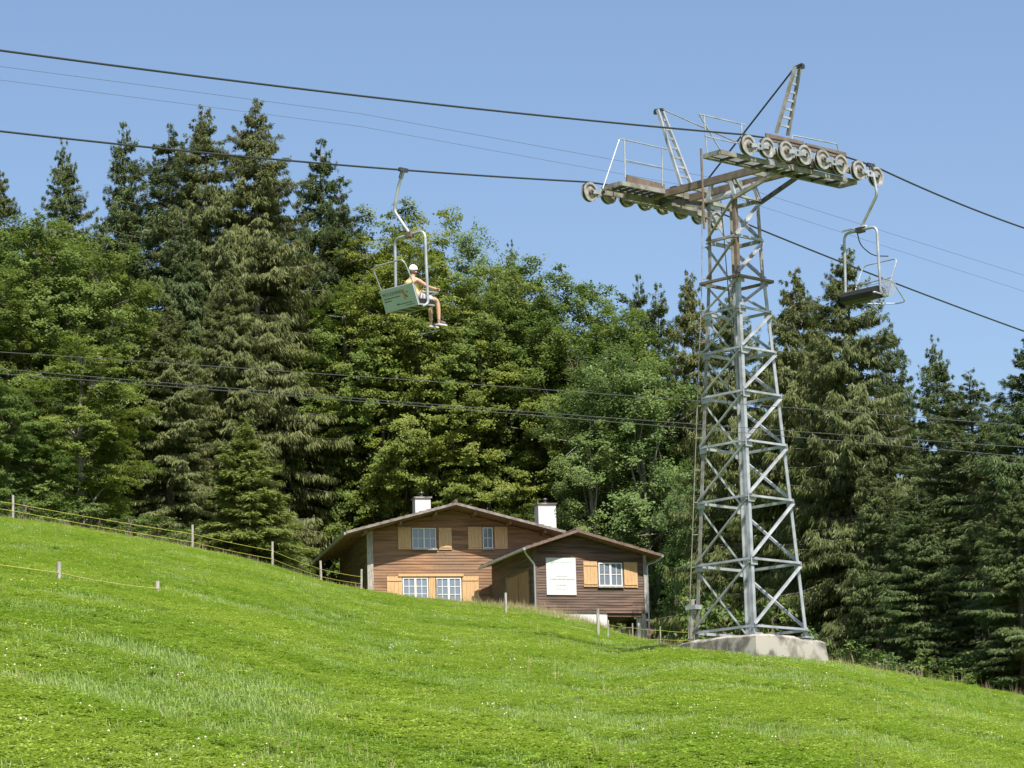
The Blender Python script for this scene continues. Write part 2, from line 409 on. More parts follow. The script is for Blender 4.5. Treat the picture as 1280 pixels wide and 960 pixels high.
def platform(n0, n1, pxa, pxb, nref, zoff=0.):
    la, za = tp(*pxa, nref); lb, zb = tp(*pxb, nref)
    pl = MB()
    f = lambda l: za + (zb - za) * (l - la) / (lb - la) + zoff
    for n_ in (n0, n1): pl.beam(T(n_, la, f(la)), T(n_, lb, f(lb)), .10, .05)
    for l in (la, lb): pl.beam(T(n0, l, f(l)), T(n1, l, f(l)), .10, .05)
    o = pl.build('walkway', steel_dirty, tower)
    N = 9
    for k in range(1, N):
        l = la + (lb - la) * k / N
        MB().beam(T(n0, l, f(l) - .02), T(n1, l, f(l) - .02), .06, .035).build('walkway_bearer', darksteel, o)
    g = MB(); M_ = int((n1 - n0) / .036)
    for k in range(M_ + 1):
        n_ = n0 + (n1 - n0) * k / M_
        g.beam(T(n_, la, f(la) + .045), T(n_, lb, f(lb) + .045), .03, .011)
    g.build('walkway_grating', steel, o)
    return la, lb, f
# near walkway: inboard of the near wheels; far walkway: inboard of the far wheels
nla, nlb, nf = platform(1.72, 2.22, (879.7, 195.5), (1050, 233), 1.72)
fla, flb, ff = platform(-2.32, -1.78, (776, 229), (857, 245), -1.78)
flb2 = tp(893, 254, -1.78)[0]

def wheel(n, l, z):
    c = T(n, l, z); rr = .235
    m = MB(); m.lathe([(rr, .055), (rr, .035), (rr - .03, .03), (rr - .03, -.03), (rr, -.035), (rr, -.055), (rr - .055, -.055), (rr - .06, -.02), (.07, -.015), (.07, .03), (rr - .06, .02), (rr - .055, .055)], c, nd, 28)
    wo_ = m.build('sheave_wheel', sheave_m, tower, smooth=True)
    MB().lathe([(rr - .029, .029), (rr - .012, .02), (rr - .012, -.02), (rr - .029, -.029)], c, nd, 28).build('tyre', rubber, wo_, smooth=True)
    MB().lathe([(.001, .085), (.06, .085), (.072, .07), (.072, -.07), (.001, -.07)], c, nd, 16, False).build('hub', rust, wo_, smooth=True)
    k_ = MB(); k_.lathe([(.13, .024), (.10, .026), (.10, .02), (.13, .019)], c, nd, 20); k_.build('rim_ring', darksteel, wo_, smooth=True)
near_w = [tp(*p, GN) for p in ((934.4, 182), (958.4, 184.6), (981.6, 188.9), (1004.3, 193.6), (1026.9, 199.6), (1049.9, 206.4), (1072.7, 213.3), (1095, 220.7))]
far_w = [tp(*p, GF) for p in ((735.5, 239.7), (760, 243.2), (784, 247.3), (807.5, 251.8), (829.5, 256.6), (851.6, 262.3), (872.9, 268.6), (893.5, 275.5))]
def smooth_chain(ws):          # even spacing along a gentle arc through the measured centres
    L = np.array([a[0] for a in ws]); Z = np.array([a[1] for a in ws]); c = np.polyfit(np.arange(8), L, 1); l2 = np.polyval(c, np.arange(8))
    cz = np.polyfit(L, Z, 2); return [(float(l), float(np.polyval(cz, l))) for l in l2]
near_w, far_w = smooth_chain(near_w), smooth_chain(far_w)
for G, ws, s in ((GN, near_w, 1), (GF, far_w, -1)):
    for l, z in ws: wheel(G, l, z)
    inn = -s                                    # towards the tower
    for k in range(0, 8, 2):
        (l1, z1), (l2, z2) = ws[k], ws[k + 1]
        for off in (.085, -.085):
            r_ = MB()
            for (la_, za_), (lb_, zb_) in (((l1, z1), ((l1 + l2) / 2, (z1 + z2) / 2)), (((l1 + l2) / 2, (z1 + z2) / 2), (l2, z2))):
                r_.beam(T(G + off, la_, za_), T(G + off, lb_, zb_), .09, .016)
            r_.box(T(G + off * 1.02, (l1 + l2) / 2, (z1 + z2) / 2 - .01), ld, UP, nd, .09, .075, .012)
            r_.build('rocker_arm', steel, tower)
        for l, z in (ws[k], ws[k + 1]):
            MB().lathe([(.0005, .115), (.03, .115), (.03, -.115), (.0005, -.115)], T(G, l, z), nd, 10, False).build('axle', darksteel, tower)
    for k in (0, 4):
        pa = ((ws[k][0] + ws[k + 1][0]) / 2, (ws[k][1] + ws[k + 1][1]) / 2); pb = ((ws[k + 2][0] + ws[k + 3][0]) / 2, (ws[k + 2][1] + ws[k + 3][1]) / 2)
        MB().beam(T(G + inn * .14, *pa), T(G + inn * .14, *pb), .13, .06).build('rocker_beam', steel_dirty, tower)
        for p_ in (pa, pb):
            MB().beam(T(G - inn * .11, *p_), T(G + inn * .18, *p_), .05, .05).build('rocker_pin', darksteel, tower)
    pa = ((ws[1][0] + ws[2][0]) / 2, (ws[1][1] + ws[2][1]) / 2); pb = ((ws[5][0] + ws[6][0]) / 2, (ws[5][1] + ws[6][1]) / 2)
    MB().beam(T(G + inn * .22, pa[0], pa[1] - .05), T(G + inn * .22, pb[0], pb[1] - .05), .20, .08).build('main_rocker', steel_dirty, tower)
    pm = ((pa[0] + pb[0]) / 2, (pa[1] + pb[1]) / 2)
    MB().beam(T(G + inn * .05, pm[0], pm[1] - .06), T(G + inn * .75, pm[0] * .3, ZC), .16, .14).build('rocker_support', darksteel, tower)
# brown side boards standing on the walkways
for a, b, n_ in (((957, 166.5), (1004, 177), 2.13), ((1007, 179), (1057, 191), 2.13), ((783, 219), (830, 230.5), -1.83)):
    la_, za_ = tp(*a, n_); lb_, zb_ = tp(*b, n_)
    m = MB(); hgt = .17
    m.beam(T(n_, la_, za_ - hgt / 2), T(n_, lb_, zb_ - hgt / 2), hgt, .05); m.build('side_board', rust, tower)
    for l, z in ((la_ + .06, za_), (lb_ - .06, zb_)):
        MB().beam(T(n_ - .04, l, z - .05), T(n_ - .04, l, (nf(l) if n_ > 0 else ff(l)) - .02), .05, .03, ld).build('board_bracket', steel, tower)
# extra beam of the far walkway towards the tower
MB().beam(T(-1.78, flb - .1, ff(flb)), T(-1.72, flb2 + .1, ff(flb2) + .0), .16, .09).build('walkway_beam', steel_dirty, tower)
MB().beam(T(-2.2, flb - .1, ff(flb)), T(-2.2, flb2 + .1, ff(flb2)), .12, .09).build('walkway_beam', steel_dirty, tower)
MB().box(T(-1.9, tp(845, 229, -1.9)[0], ff(0) + .12), nd, ld, UP, .10, .12, .10).build('junction_box', darksteel, tower)
# handrails
def hr(name, n_, segs, r=.018):
    m = MB()
    for s_ in segs: m.tube([T(n_, *tp(px, py, n_)) for px, py in s_], r, 6)
    return m.build(name, steel, tower, smooth=True)
hr('handrail', 1.76, [[(873.6, 142.5), (931.5, 156)], [(881, 170), (921, 179)], [(873.6, 142.5), (902, 190)], [(880, 144), (884, 192)], [(927, 155), (927, 204)]])
hr('handrail', 1.80, [[(990, 169), (1046, 180), (1049, 190), (1049, 232)], [(990, 169), (990, 219)]])
hr('handrail', -1.80, [[(774, 173), (834, 186.5)], [(781, 200), (827.5, 209.5)], [(780.5, 174), (781.5, 222)], [(827.5, 185), (828, 233)]])
hr('handrail', -2.26, [[(774.5, 173.5), (753.5, 236)]])
# lifting frames: two rails with rungs leaning outwards over the ropes
def lift_frame(bot, top, nb, ntop, wb, wt):
    lb_, zb_ = tp(*bot, nb); lt_, zt_ = tp(*top, ntop)
    fr = MB(); rails = []
    for s in (-1, 1):
        p, q_ = T(nb, lb_ + s * wb, zb_), T(ntop, lt_ + s * wt, zt_); rails.append((p, q_))
        fr.beam(p, q_, .055, .075, ld)
    fo = fr.build('lifting_frame', steel if ntop < 0 else steel_dirty, tower)
    for k in range(1, 8):
        t = k / 8; MB().beam(rails[0][0].lerp(rails[0][1], t), rails[1][0].lerp(rails[1][1], t), .05, .035).build('rung', steel, fo)
    hd = MB(); sgn = 1 if ntop > 0 else -1
    hd.beam(T(ntop - sgn * .10, lt_, zt_), T(ntop + sgn * .16, lt_, zt_ + .03), .06, .08); hd.box(T(ntop + sgn * .15, lt_, zt_ - .02), nd, ld, UP, .035, .04, .045)
    hd.build('frame_head', darksteel, fo)
    return T(ntop - sgn * .1, lt_, zt_)
tA = lift_frame((977.5, 168), (997, 84), 1.95, 2.42, .20, .085)
tB = lift_frame((858.5, 233), (825, 138), -1.85, -2.60, .20, .085)
MB().tube([tA, T(-1.75, tp(868, 234, -1.75)[0], ZC + .08)], .022, 6).build('stay', darksteel, tower)
MB().tube([tB, T(1.8, tp(925, 172, 1.8)[0], ZC + .25)], .016, 6).build('stay', steel_dirty, tower)
# climbing rail and step pegs on the left leg, mast pipe
lft = lambda z: T(-half(z), -half(z), z)
m = MB(); off = nd * -.11 + ld * -.09
m.tube([lft(Z0) + off, lft(ZP) + off * .9, lft(ZH) + off * .9], .010, 6); m.tube([lft(Z0) + off * .55, lft(Z0 + .9) + off * .55], .05, 8)
cl = m.build('climbing_rail', steel_dirty, tower, smooth=True)
for k in range(13):
    z = Z0 + .9 + k * (ZH - Z0 - 1.2) / 12
    MB().beam(lft(z), lft(z) + off, .018, .018).build('step_peg', steel_dirty, cl)
MB().box(lft(Z0 + .72) + off * .4, nd, ld, UP, .16, .10, .05).build('clamp', steel, tower)
zt = tp(881.5, 186, -.45)
m = MB(); m.tube([T(-H2 - .07, -H2 - .07, ZH - .6), T(-H2 - .07, -H2 - .07, zt[1])], .028, 8); m.build('mast_pipe', rust, tower, smooth=True)
# rope catcher wires hanging inside the tower head
m = MB(); m.tube([T(-.5, .1, ZC), T(-.3, .1, ZP - 1.2), T(-.2, -.3, ZP - 3)], .012, 5); m.build('hanging_cable', darksteel, tower)

# concrete footing: uneven block
def footing():
    m = MB(); H_ = 1.26; n = 9; ring = []
    rng = random.Random(4)
    def ringat(z, gr):
        pts = []
        for i in range(4):
            a, b = [(1, -1), (1, 1), (-1, 1), (-1, -1)][i]; c, d = [(1, -1), (1, 1), (-1, 1), (-1, -1)][(i + 1) % 4]
            for k in range(n):
                t = k / n; x = a + (c - a) * t; y = b + (d - b) * t
                rr = max(abs(x), abs(y)); cr = 1 - .05 * (abs(x) * abs(y)) ** 3
                pts.append((x * H_ * cr * gr, y * H_ * cr * gr, z(x, y)))
        return pts
    top = Z0 - .06
    def zt_(x, y): return top - .02 * max(0, abs(x) + abs(y) - 1.0) ** 1.5 - .012 * math.sin(x * 7 + y * 3) - .02 * rng.random() - .05 * (x + y > 1.2)
    rings = [ringat(zt_, .55), ringat(zt_, .93), ringat(lambda x, y: zt_(x, y) - .06, 1.0), ringat(lambda x, y: top - .5 + .02 * rng.random(), 1.03), ringat(lambda x, y: top - 2.2, 1.05)]
    N = 4 * n; i0 = 0
    for rg in rings: m.v += [T(a, b, z) for a, b, z in rg]
    for k in range(len(rings) - 1):
        for j in range(N): m.f.append([k * N + (j + 1) % N, k * N + j, (k + 1) * N + j, (k + 1) * N + (j + 1) % N][::-1])
    m.f.append(list(range(N)))
    o = m.build('concrete_footing', concrete, None, smooth=True, org=(axis0.x, axis0.y, Z0 - .6))
    tag(o, 'weathered concrete block under the feet of the lattice chairlift tower', 'footing')
footing()

# ------------------------------------------------------------------ ropes
def rope(name, G, ws, pl, pr, r, label, ext=26):
    """runs along the vertical plane n = G over the wheels; pl / pr are pixels it passes left and right"""
    ll, zl_ = tp(*pl, G); lr, zr_ = tp(*pr, G); top = .235 + r - .02
    pts = []
    l0, z0 = ws[0][0] - .05, ws[0][1] + top; l1, z1 = ws[-1][0] + .05, ws[-1][1] + top
    def side(la, za, lb, zb, sag, far):
        s = (zb - za) / (lb - la); out = []
        for k in range(25):
            t = k / 24; l = la + (lb - la) * t
            out.append((l, za + (zb - za) * t - sag * 4 * t * (1 - t)))
        # continue beyond the frame
        e = out[-1]; s2 = (out[-1][1] - out[-2][1]) / (out[-1][0] - out[-2][0])
        for k in range(1, 6): out.append((e[0] + far * k / 5, e[1] + s2 * far * k / 5))
        return out
    lft_ = side(l0, z0, ll, zl_, .10, -ext)[::-1]; rgt = side(l1, z1, lr, zr_, .06, ext)
    pts = [T(G, l, z) for l, z in lft_] + [T(G, l, z + top) for l, z in ws] + [T(G, l, z) for l, z in rgt]
    o = MB().tube(pts, r, 8).build(name, rope_m, None, smooth=True, org=T(G, 0, ZC)); tag(o, label, 'cable')
    return pts
ptsN = rope('haul_rope', GN, near_w, (0, 63), (1280, 285), .022, 'dark steel rope running over the upright row of pale sheave wheels')
ptsF = rope('haul_rope', GF, far_w, (0, 164), (1280, 414), .022, 'dark steel rope carrying the chair with a seated rider')
def wire(name, pts, r, label, mt=None, group=None, n=5):
    w3 = [P(*p) for p in pts]
    # a smooth sagging line through three or more points
    a = np.array([[p.x, p.y, p.z] for p in w3]); t = np.linspace(0, 1, len(a))
    tt = np.linspace(-.12, 1.12, 40); c = [np.polyval(np.polyfit(t, a[:, k], min(2, len(a) - 1)), tt) for k in range(3)]
    o = MB().tube(list(zip(*c)), r, n).build(name, mt or wire_m, None, smooth=True, org=(float(c[0][20]), float(c[1][20]), float(c[2][20])))
    tag(o, label, 'cable', group); return o
def kink_wire(pts, r, label):
    w3 = [P(*p) for p in pts]; w3 = [w3[0] + (w3[0] - w3[1]).normalized() * 12] + w3 + [w3[-1] + (w3[-1] - w3[-2]).normalized() * 12]
    o = MB().tube(w3, r, 5).build('overhead_wire', wire_m, None, smooth=True, org=w3[2]); tag(o, label, 'cable')
kink_wire([(0, 83, 70), (450, 142, 79), (890, 222, 88), (1280, 344, 102)], .005, 'thin overhead wire, the upper of a pair crossing the open sky')
kink_wire([(0, 100, 70), (450, 158, 79), (890, 238, 88), (1280, 364, 102)], .0045, 'thin overhead wire, the lower of a pair crossing the open sky')
wire('power_line', [(0, 440, 62), (640, 484, 65), (1280, 532, 68)], .007, 'single dark power line strung across the forest above a close pair')
wire('power_line', [(0, 461, 62), (640, 513, 65), (1280, 559, 68)], .007, 'upper line of the close pair strung across the forest')
wire('power_line', [(0, 467, 61.6), (640, 517, 64.6), (1280, 571, 67.6)], .007, 'lower line of the close pair strung across the forest')

# ------------------------------------------------------------------ chairs
def rope_at(pts, px):
    best = None
    for a, b in zip(pts, pts[1:]):
        xa, xb = proj(a)[0], proj(b)[0]
        if min(xa, xb) <= px <= max(xa, xb): t = (px - xa) / (xb - xa); return a.lerp(b, t)
def round_path(pts, rad, seg=5):
    pts = [Vector(p) for p in pts]; out = [pts[0]]
    for a, b, c in zip(pts, pts[1:], pts[2:]):
        u = (a - b); v = (c - b); r_ = min(rad, u.length * .48, v.length * .48); p, q_ = b + u.normalized() * r_, b + v.normalized() * r_
        for k in range(seg + 1):
            t = k / seg; out.append(p * (1 - t) ** 2 + b * 2 * t * (1 - t) + q_ * t * t)
    out.append(pts[-1]); return out
def to_mesh_text(body, size, align='LEFT'):
    cu = bpy.data.curves.new('txt', 'FONT'); cu.body = body; cu.size = size; cu.align_x = align; cu.extrude = .002
    o = bpy.data.objects.new('txt', cu); col.objects.link(o); bpy.context.view_layer.update()
    me = bpy.data.meshes.new_from_object(o.evaluated_get(bpy.context.evaluated_depsgraph_get()))
    bpy.data.objects.remove(o); bpy.data.curves.remove(cu); return me

def chair(grip, F, out, kink, hub, label, panel, scale=1.):
    """F: way the rider faces, out: side away from the tower; S: the side nearer the photographer"""
    S = nd; c = thing('chairlift_chair', grip, label, 'lift chair')
    def C(f, s, u): return grip + F * f + S * s + UP * u
    ks, ku = kink; hs, hu = hub
    MB().tube(round_path([C(0, 0, 0), C(0, ks * .55, ku * .42), C(0, ks, ku), C(0, hs, hu)], .10), .036, 10).build('hanger_arm', steel, c, smooth=True)
    g = MB(); g.box(C(0, 0, 0), ld, nd, UP, .12, .035, .042); g.beam(C(0, 0, .02), C(0, ks * .3, -.18), .075, .065); g.build('grip', darksteel, c)
    W = .53; zs = hu - (1.66 if panel else 1.60)
    bail = round_path([C(.02, hs - W, zs - .02), C(0, hs - W * .94, hu - .02), C(0, hs + W * .94, hu - .02), C(.02, hs + W, zs - .02), C(-.14, hs + W * .98, zs - .09)], .18, 7)
    MB().tube(bail, .033, 10).build('bail_tube', steel, c, smooth=True)
    MB().box(C(0, hs, hu - .02), S, F, UP, .10, .07, .06).build('hub_clamp', rust if panel else darksteel, c)
    # seat frame and cushion
    sf = MB(); sf.tube(round_path([C(-.26, hs - W, zs - .06), C(.24, hs - W, zs - .03), C(.24, hs + W, zs - .03), C(-.26, hs + W, zs - .06)], .08) + [C(-.26, hs - W, zs - .06)], .020, 8)
    for s in ((-.3, 0, .3) if panel else ()): sf.beam(C(-.26, hs + s, zs - .06), C(.24, hs + s, zs - .04), .03, .03)
    sf.build('seat_frame', steel, c, smooth=True)
    sec = [(-.25, -.02), (-.26, .05), (-.2, .09), (.1, .10), (.2, .09), (.26, .04), (.25, -.03), (.15, -.05)]
    if not panel: sec = [(a_, -b_) for a_, b_ in [(-.16, -.10), (-.23, .0), (-.19, .11), (-.05, .16), (.1, .15), (.23, .10), (.29, .0), (.24, -.11), (.05, -.14)]][::-1]
    MB().sweep(C(0, hs - W * .93, zs + .0), C(0, hs + W * .93, zs + .0), sec, F).build('seat_cushion', cushion, c)
    # back: reclined frame, with the hoop above it
    bl, bh = (-.24, zs - .06), (-.41, zs + .40); th = (-.68, zs + .90)
    MB().tube([C(bl[0], hs - W, bl[1]), C(bh[0], hs - W, bh[1]), C(bh[0], hs + W, bh[1]), C(bl[0], hs + W, bl[1]), C(bl[0], hs - W, bl[1])], .018, 8).build('back_frame', steel, c, smooth=True)
    MB().tube(round_path([C(bh[0], hs - W, bh[1]), C(th[0], hs - W * .98, th[1]), C(th[0], hs + W * .98, th[1]), C(bh[0], hs + W, bh[1])], .15, 6), .016, 8).build('back_hoop', steel, c, smooth=True)
    # feet-bar and arms
    MB().tube(round_path([C(.05, hs + W * .9, zs + .26), C(.46, hs + W * .85, zs + .30), C(.46, hs - W * .85, zs + .30), C(.05, hs - W * .9, zs + .26)], .1), .016, 8).build('safety_bar', steel, c, smooth=True) if panel else None
    if panel:
        MB().tube([C(.46, hs, zs + .30), C(.62, hs, zs - .2), C(.50, hs, zs - .52)], .014, 8).build('footrest_stem', steel, c, smooth=True)
        MB().tube([C(.50, hs - .36, zs - .52), C(.50, hs + .36, zs - .52)], .016, 8).build('footrest', steel, c, smooth=True)
        up_ = (C(bh[0], 0, bh[1]) - C(bl[0], 0, bl[1])).normalized(); nrm = up_.cross(S)
        if nrm.dot(F) > 0: nrm = -nrm
        cen = C((bl[0] + bh[0]) / 2, hs, (bl[1] + bh[1]) / 2 - .01) + nrm * .03
        pn = MB().box(cen, S, up_, nrm, W * 1.02, .245, .010).build('back_panel', panel_m, c)
        # printed words and the picture mark
        right = S if S.dot(CX) > 0 else -S
        def text(body, x, y, size, mt, sx=1.0):
            mesh = to_mesh_text(body, size); mesh.materials.clear(); mesh.materials.append(mt)
            M3 = Matrix((right * sx, up_, nrm)).transposed().to_4x4()
            M3.translation = cen + right * x + up_ * y + nrm * .0105 - grip
            mesh.transform(M3); o = bpy.data.objects.new('lettering', mesh); col.objects.link(o); o.parent = pn; return o
        text('MÜCKENFREI!', -.49, .100, .112, ink, .95)
        mk = MB()
        def line(x0, x1, y, h, seed):
            rg = random.Random(seed); x = x0
            while x < x1:
                wd = rg.uniform(.02, .06); hh = h * rg.uniform(.7, 1)
                p = cen + right * (x + min(wd, x1 - x) / 2) + up_ * y + nrm * .0115
                mk.box(p, right, up_, nrm, min(wd, x1 - x) / 2, hh / 2, .0012); x += wd + .010
        line(-.47, .06, .045, .026, 1); line(-.47, -.24, -.015, .026, 2); line(-.10, .38, -.135, .020, 3); line(.16, .46, -.185, .016, 4); line(-.12, -.04, -.128, .034, 5)
        mk.build('small_print', ink, pn)
        lg = MB(); A = lambda x, y: cen + right * x + up_ * y + nrm * .0125
        lg.poly([A(.15, .15), A(.17, .17), A(.22, .16), A(.235, .10), A(.22, .04), A(.225, -.06), A(.18, -.06), A(.165, .02), A(.155, .09)])
        lg.build('picture_mark', ink_o, pn)
        lg = MB(); lg.poly([A(.235, .07), A(.27, .03), A(.30, -.03), A(.26, -.01), A(.23, .02)]); lg.poly([A(.28, .11), A(.32, .12), A(.33, .09), A(.29, .09)])
        lg.build('picture_mark', ink, pn)
    else:
        # raised bar, open wire back and a mesh guard at the near end
        MB().tube(round_path([C(0, hs - .1, hu - .05), C(-.08, hs - .1, hu - .35), C(-.35, hs + .05, hu - .60), C(-.62, hs + .3, zs + .98)], .15), .014, 6).build('raised_bar', darksteel, c, smooth=True)
        wb = MB()
        for k in range(3):
            t = (k + .5) / 3; a = C(bl[0] + (bh[0] - bl[0]) * t, hs - W, bl[1] + (bh[1] - bl[1]) * t); b = C(bl[0] + (bh[0] - bl[0]) * t, hs + W, bl[1] + (bh[1] - bl[1]) * t)
            wb.tube([a, b], .007, 5)
        wb.build('back_wire', steel, c)
        mg = MB(); s = hs + W + .03
        for k in range(9): f_ = -.02 - .44 * k / 8; mg.beam(C(f_, s, zs - .03), C(f_ - .05, s, zs + .33), .012, .008, F)
        for k in range(9): z_ = zs - .03 + .36 * k / 8; mg.beam(C(-.02 - .05 * k / 8, s, z_), C(-.46 - .05 * k / 8, s, z_), .012, .008, UP)
        mg.build('side_mesh', steel, c)
        MB().tube(round_path([C(-.45, hs + W, zs + .3), C(-.95, hs + W * .9, zs - .1), C(-.8, hs + W * .7, zs - .15), C(-.2, hs - W * .5, zs - .12)], .08), .016, 8).build('footrest_bar', steel, c, smooth=True)
        MB().box(C(0, hs - .18, hu + .05), S, F, UP, .36, .04, .012).build('cover_strip', white, c)
    return c, C, hs, zs
gA = rope_at(ptsF, 504); gB = rope_at(ptsN, 1088)
chA, CA, hsA, zsA = chair(gA, ld, -1, (-.33, -.88), (.17, -1.50), 'occupied chairlift chair with pale green back panel reading a bold slogan', True)
chB, CB, hsB, zsB = chair(gB, -ld, 1, (.16, -.74), (-.40, -1.47), 'empty chairlift chair with black seat cushion hanging beside the tower wheels', False)

# ------------------------------------------------------------------ the rider
def skin_mesh(name, joints, edges, sub=2):
    me = bpy.data.meshes.new(name); me.from_pydata([tuple(j[0]) for j in joints], edges, []); me.update()
    o = bpy.data.objects.new(name, me); col.objects.link(o)
    sm = o.modifiers.new('s', 'SKIN'); sm.use_smooth_shade = True
    for i, j in enumerate(joints):
        me.skin_vertices[0].data[i].radius = j[1] if isinstance(j[1], tuple) else (j[1], j[1]); me.skin_vertices[0].data[i].use_root = (i == 0)
    s2 = o.modifiers.new('b', 'SUBSURF'); s2.levels = sub; s2.render_levels = sub
    bpy.context.view_layer.update()
    m2 = bpy.data.meshes.new_from_object(o.evaluated_get(bpy.context.evaluated_depsgraph_get())); bpy.data.objects.remove(o); bpy.data.meshes.remove(me)
    m2.polygons.foreach_set('use_smooth', [True] * len(m2.polygons)); return m2
sx = hsA + .26; sb = zsA + .05                   # seat place and cushion top
org = CA(0, sx, sb)
def Q(f, s, u): return (ld * f + nd * s + UP * (u if u < .1 else .1 + (u - .1) * .88))     # relative to the seat place; +s is the rider's right-hand side seen from us
person = thing('person', org, 'person in white cap, yellow sleeveless top and pale shorts riding the chairlift', 'person')
person['_o'] = tuple(org)
def put(name, mesh, mt, parent):
    mesh.materials.clear(); mesh.materials.append(mt); mesh.name = name
    o = bpy.data.objects.new(name, mesh); col.objects.link(o); o.parent = parent; return o
J = []; E = []
def add(p, r, par=None):
    J.append((Q(*p), r)); i = len(J) - 1
    if par is not None: E.append((par, i))
    return i
pel = add((-.10, 0, .10), .135); wa = add((-.13, 0, .24), .115, pel); chs = add((-.19, 0, .42), .135, wa); shc = add((-.20, 0, .52), .115, chs)
nk = add((-.19, 0, .60), .052, shc); hd1 = add((-.17, 0, .69), .078, nk); hd2 = add((-.155, 0, .78), .088, hd1); hd3 = add((-.16, 0, .84), .06, hd2)
hands = []
for s in (1, -1):
    sh = add((-.19, s * .17, .51), .06, shc); el = add((.02, s * .24, .36 if s > 0 else .34), .042, sh); wr = add((.27, s * .20, .345), .030, el); ha = add((.34, s * .19, .345), .036, wr); hands.append((s, ha))
    hip = add((-.06, s * .10, .08), .095, pel); kn = add((.40, s * .13, .09), .062, hip); cf = add((.45, s * .13, -.10), .056, kn); an = add((.46, s * .13, -.34), .036, cf)
    he = add((.45, s * .13, -.40), .040, an); to = add((.62, s * .15, -.415), .034, he)
body = put('body', skin_mesh('body', J, E), skin_m, person)
for s, ha in hands:                                # fingers closed round the safety bar
    for k in range(4):
        o_ = (k - 1.5) * .021; lj = [((Q(.35, s * .19 + o_, .36)), .010), (Q(.405 + .004 * (k % 2), s * .19 + o_, .365), .0095), (Q(.425, s * .19 + o_, .335), .009), (Q(.395, s * .19 + o_, .312), .008)]
        put('finger', skin_mesh('finger', lj, [(0, 1), (1, 2), (2, 3)], 1), skin_m, body)
    lj = [(Q(.33, s * .19 - s * .035, .345), .011), (Q(.375, s * .19 - s * .055, .325), .010), (Q(.41, s * .19 - s * .05, .315), .0085)]
    put('thumb', skin_mesh('thumb', lj, [(0, 1), (1, 2)], 1), skin_m, body)
J = []; E = []
a = add((-.10, 0, .13), .147); b = add((-.13, 0, .25), .128, a); c = add((-.19, 0, .42), .147, b); d = add((-.20, 0, .505), .125, c)
for s in (1, -1): add((-.195, s * .125, .515), .066, d)
put('sleeveless_top', skin_mesh('top', J, E), yellow_m, person)
J = []; E = []
a = add((-.10, 0, .115), .145)
for s in (1, -1): b = add((-.03, s * .11, .085), .108, a); add((.28, s * .135, .095), .088, b)
put('shorts', skin_mesh('shorts', J, E), short_m, person)
for s in (1, -1):
    J = []; E = []; a = add((.43, s * .13, -.405), .048); b = add((.52, s * .14, -.415), .045, a); add((.65, s * .155, -.425), .036, b); add((.45, s * .13, -.36), .045, a)
    sh_ = put('shoe', skin_mesh('shoe', J, E), shoe_m, person)
    MB().sweep(org + Q(.52, s * .14, -.475), org + Q(.52, s * .14, -.445), [(-.13, -.05), (.12, -.05), (.17, -.02), (.17, .02), (.12, .05), (-.13, .05)], ld).build('sole', sole_m, sh_)
hc = org + Q(-.155, 0, .79)
m = MB(); prof = [(.001, .115)] + [(.103 * math.sin(t), .115 * math.cos(t)) for t in np.linspace(.25, 1.62, 7)] + [(.098, -.02)]
m.lathe(prof, hc + UP * .02, UP + ld * -.12, 20, False); cap = m.build('cap', cap_m, person, smooth=True)
m = MB(); m.sweep(hc + ld * .11 + UP * .015, hc + ld * .11 + UP * .025, [(-.05, -.085), (.03, -.075), (.07, -.03), (.07, .03), (.03, .075), (-.05, .085)], ld); m.build('visor', darksteel, cap)
m = MB(); m.lathe([(.001, .05), (.06, .04), (.094, 0), (.09, -.04), (.055, -.07), (.001, -.08)], hc - ld * .012 - UP * .03, UP, 18, False); m.build('hair', hair_m, person, smooth=True)
fz = hc - UP * .05
m = MB(); m.lathe([(.001, .022), (.012, .012), (.016, -.008), (.001, -.014)], fz + ld * .092, UP, 8, False); m.build('nose', skin_m, body, smooth=True)
for s in (1, -1):
    m = MB(); m.lathe([(.001, .016), (.016, .01), (.022, 0), (.016, -.01), (.001, -.016)], fz + nd * s * .088, nd, 10, False); m.build('ear', skin_m, body, smooth=True)
    m = MB(); m.lathe([(.001, .01), (.011, .004), (.011, -.004), (.001, -.01)], fz + ld * .08 + nd * s * .032 + UP * .025, ld, 8, False); m.build('eye', ink, body, smooth=True)
m = MB(); m.box(fz + ld * .083 - UP * .045, nd, ld, UP, .022, .006, .006); m.build('mouth', mat('lips', (.40, .16, .13)), body)

# ------------------------------------------------------------------ houses
class Facade:
    """a vertical wall plane through p0 turned by phi; s runs along it to the right, d stands out of it, h is the height"""
    def __init__(self, p0, phi):
        self.p0 = Vector((p0.x, p0.y, 0)); self.e1 = Vector((math.cos(phi), math.sin(phi), 0)); self.nr = Vector((math.sin(phi), -math.cos(phi), 0))
    def W(self, s, d, h): return self.p0 + self.e1 * s + self.nr * d + UP * h
    def at(self, px, py, d=0.):
        p = on_plane(px, py, self.p0 + self.nr * d, self.nr); return ((p - self.p0).dot(self.e1), p.z)
def interp(xs_, ys_, x): return float(np.interp(x, xs_, ys_))

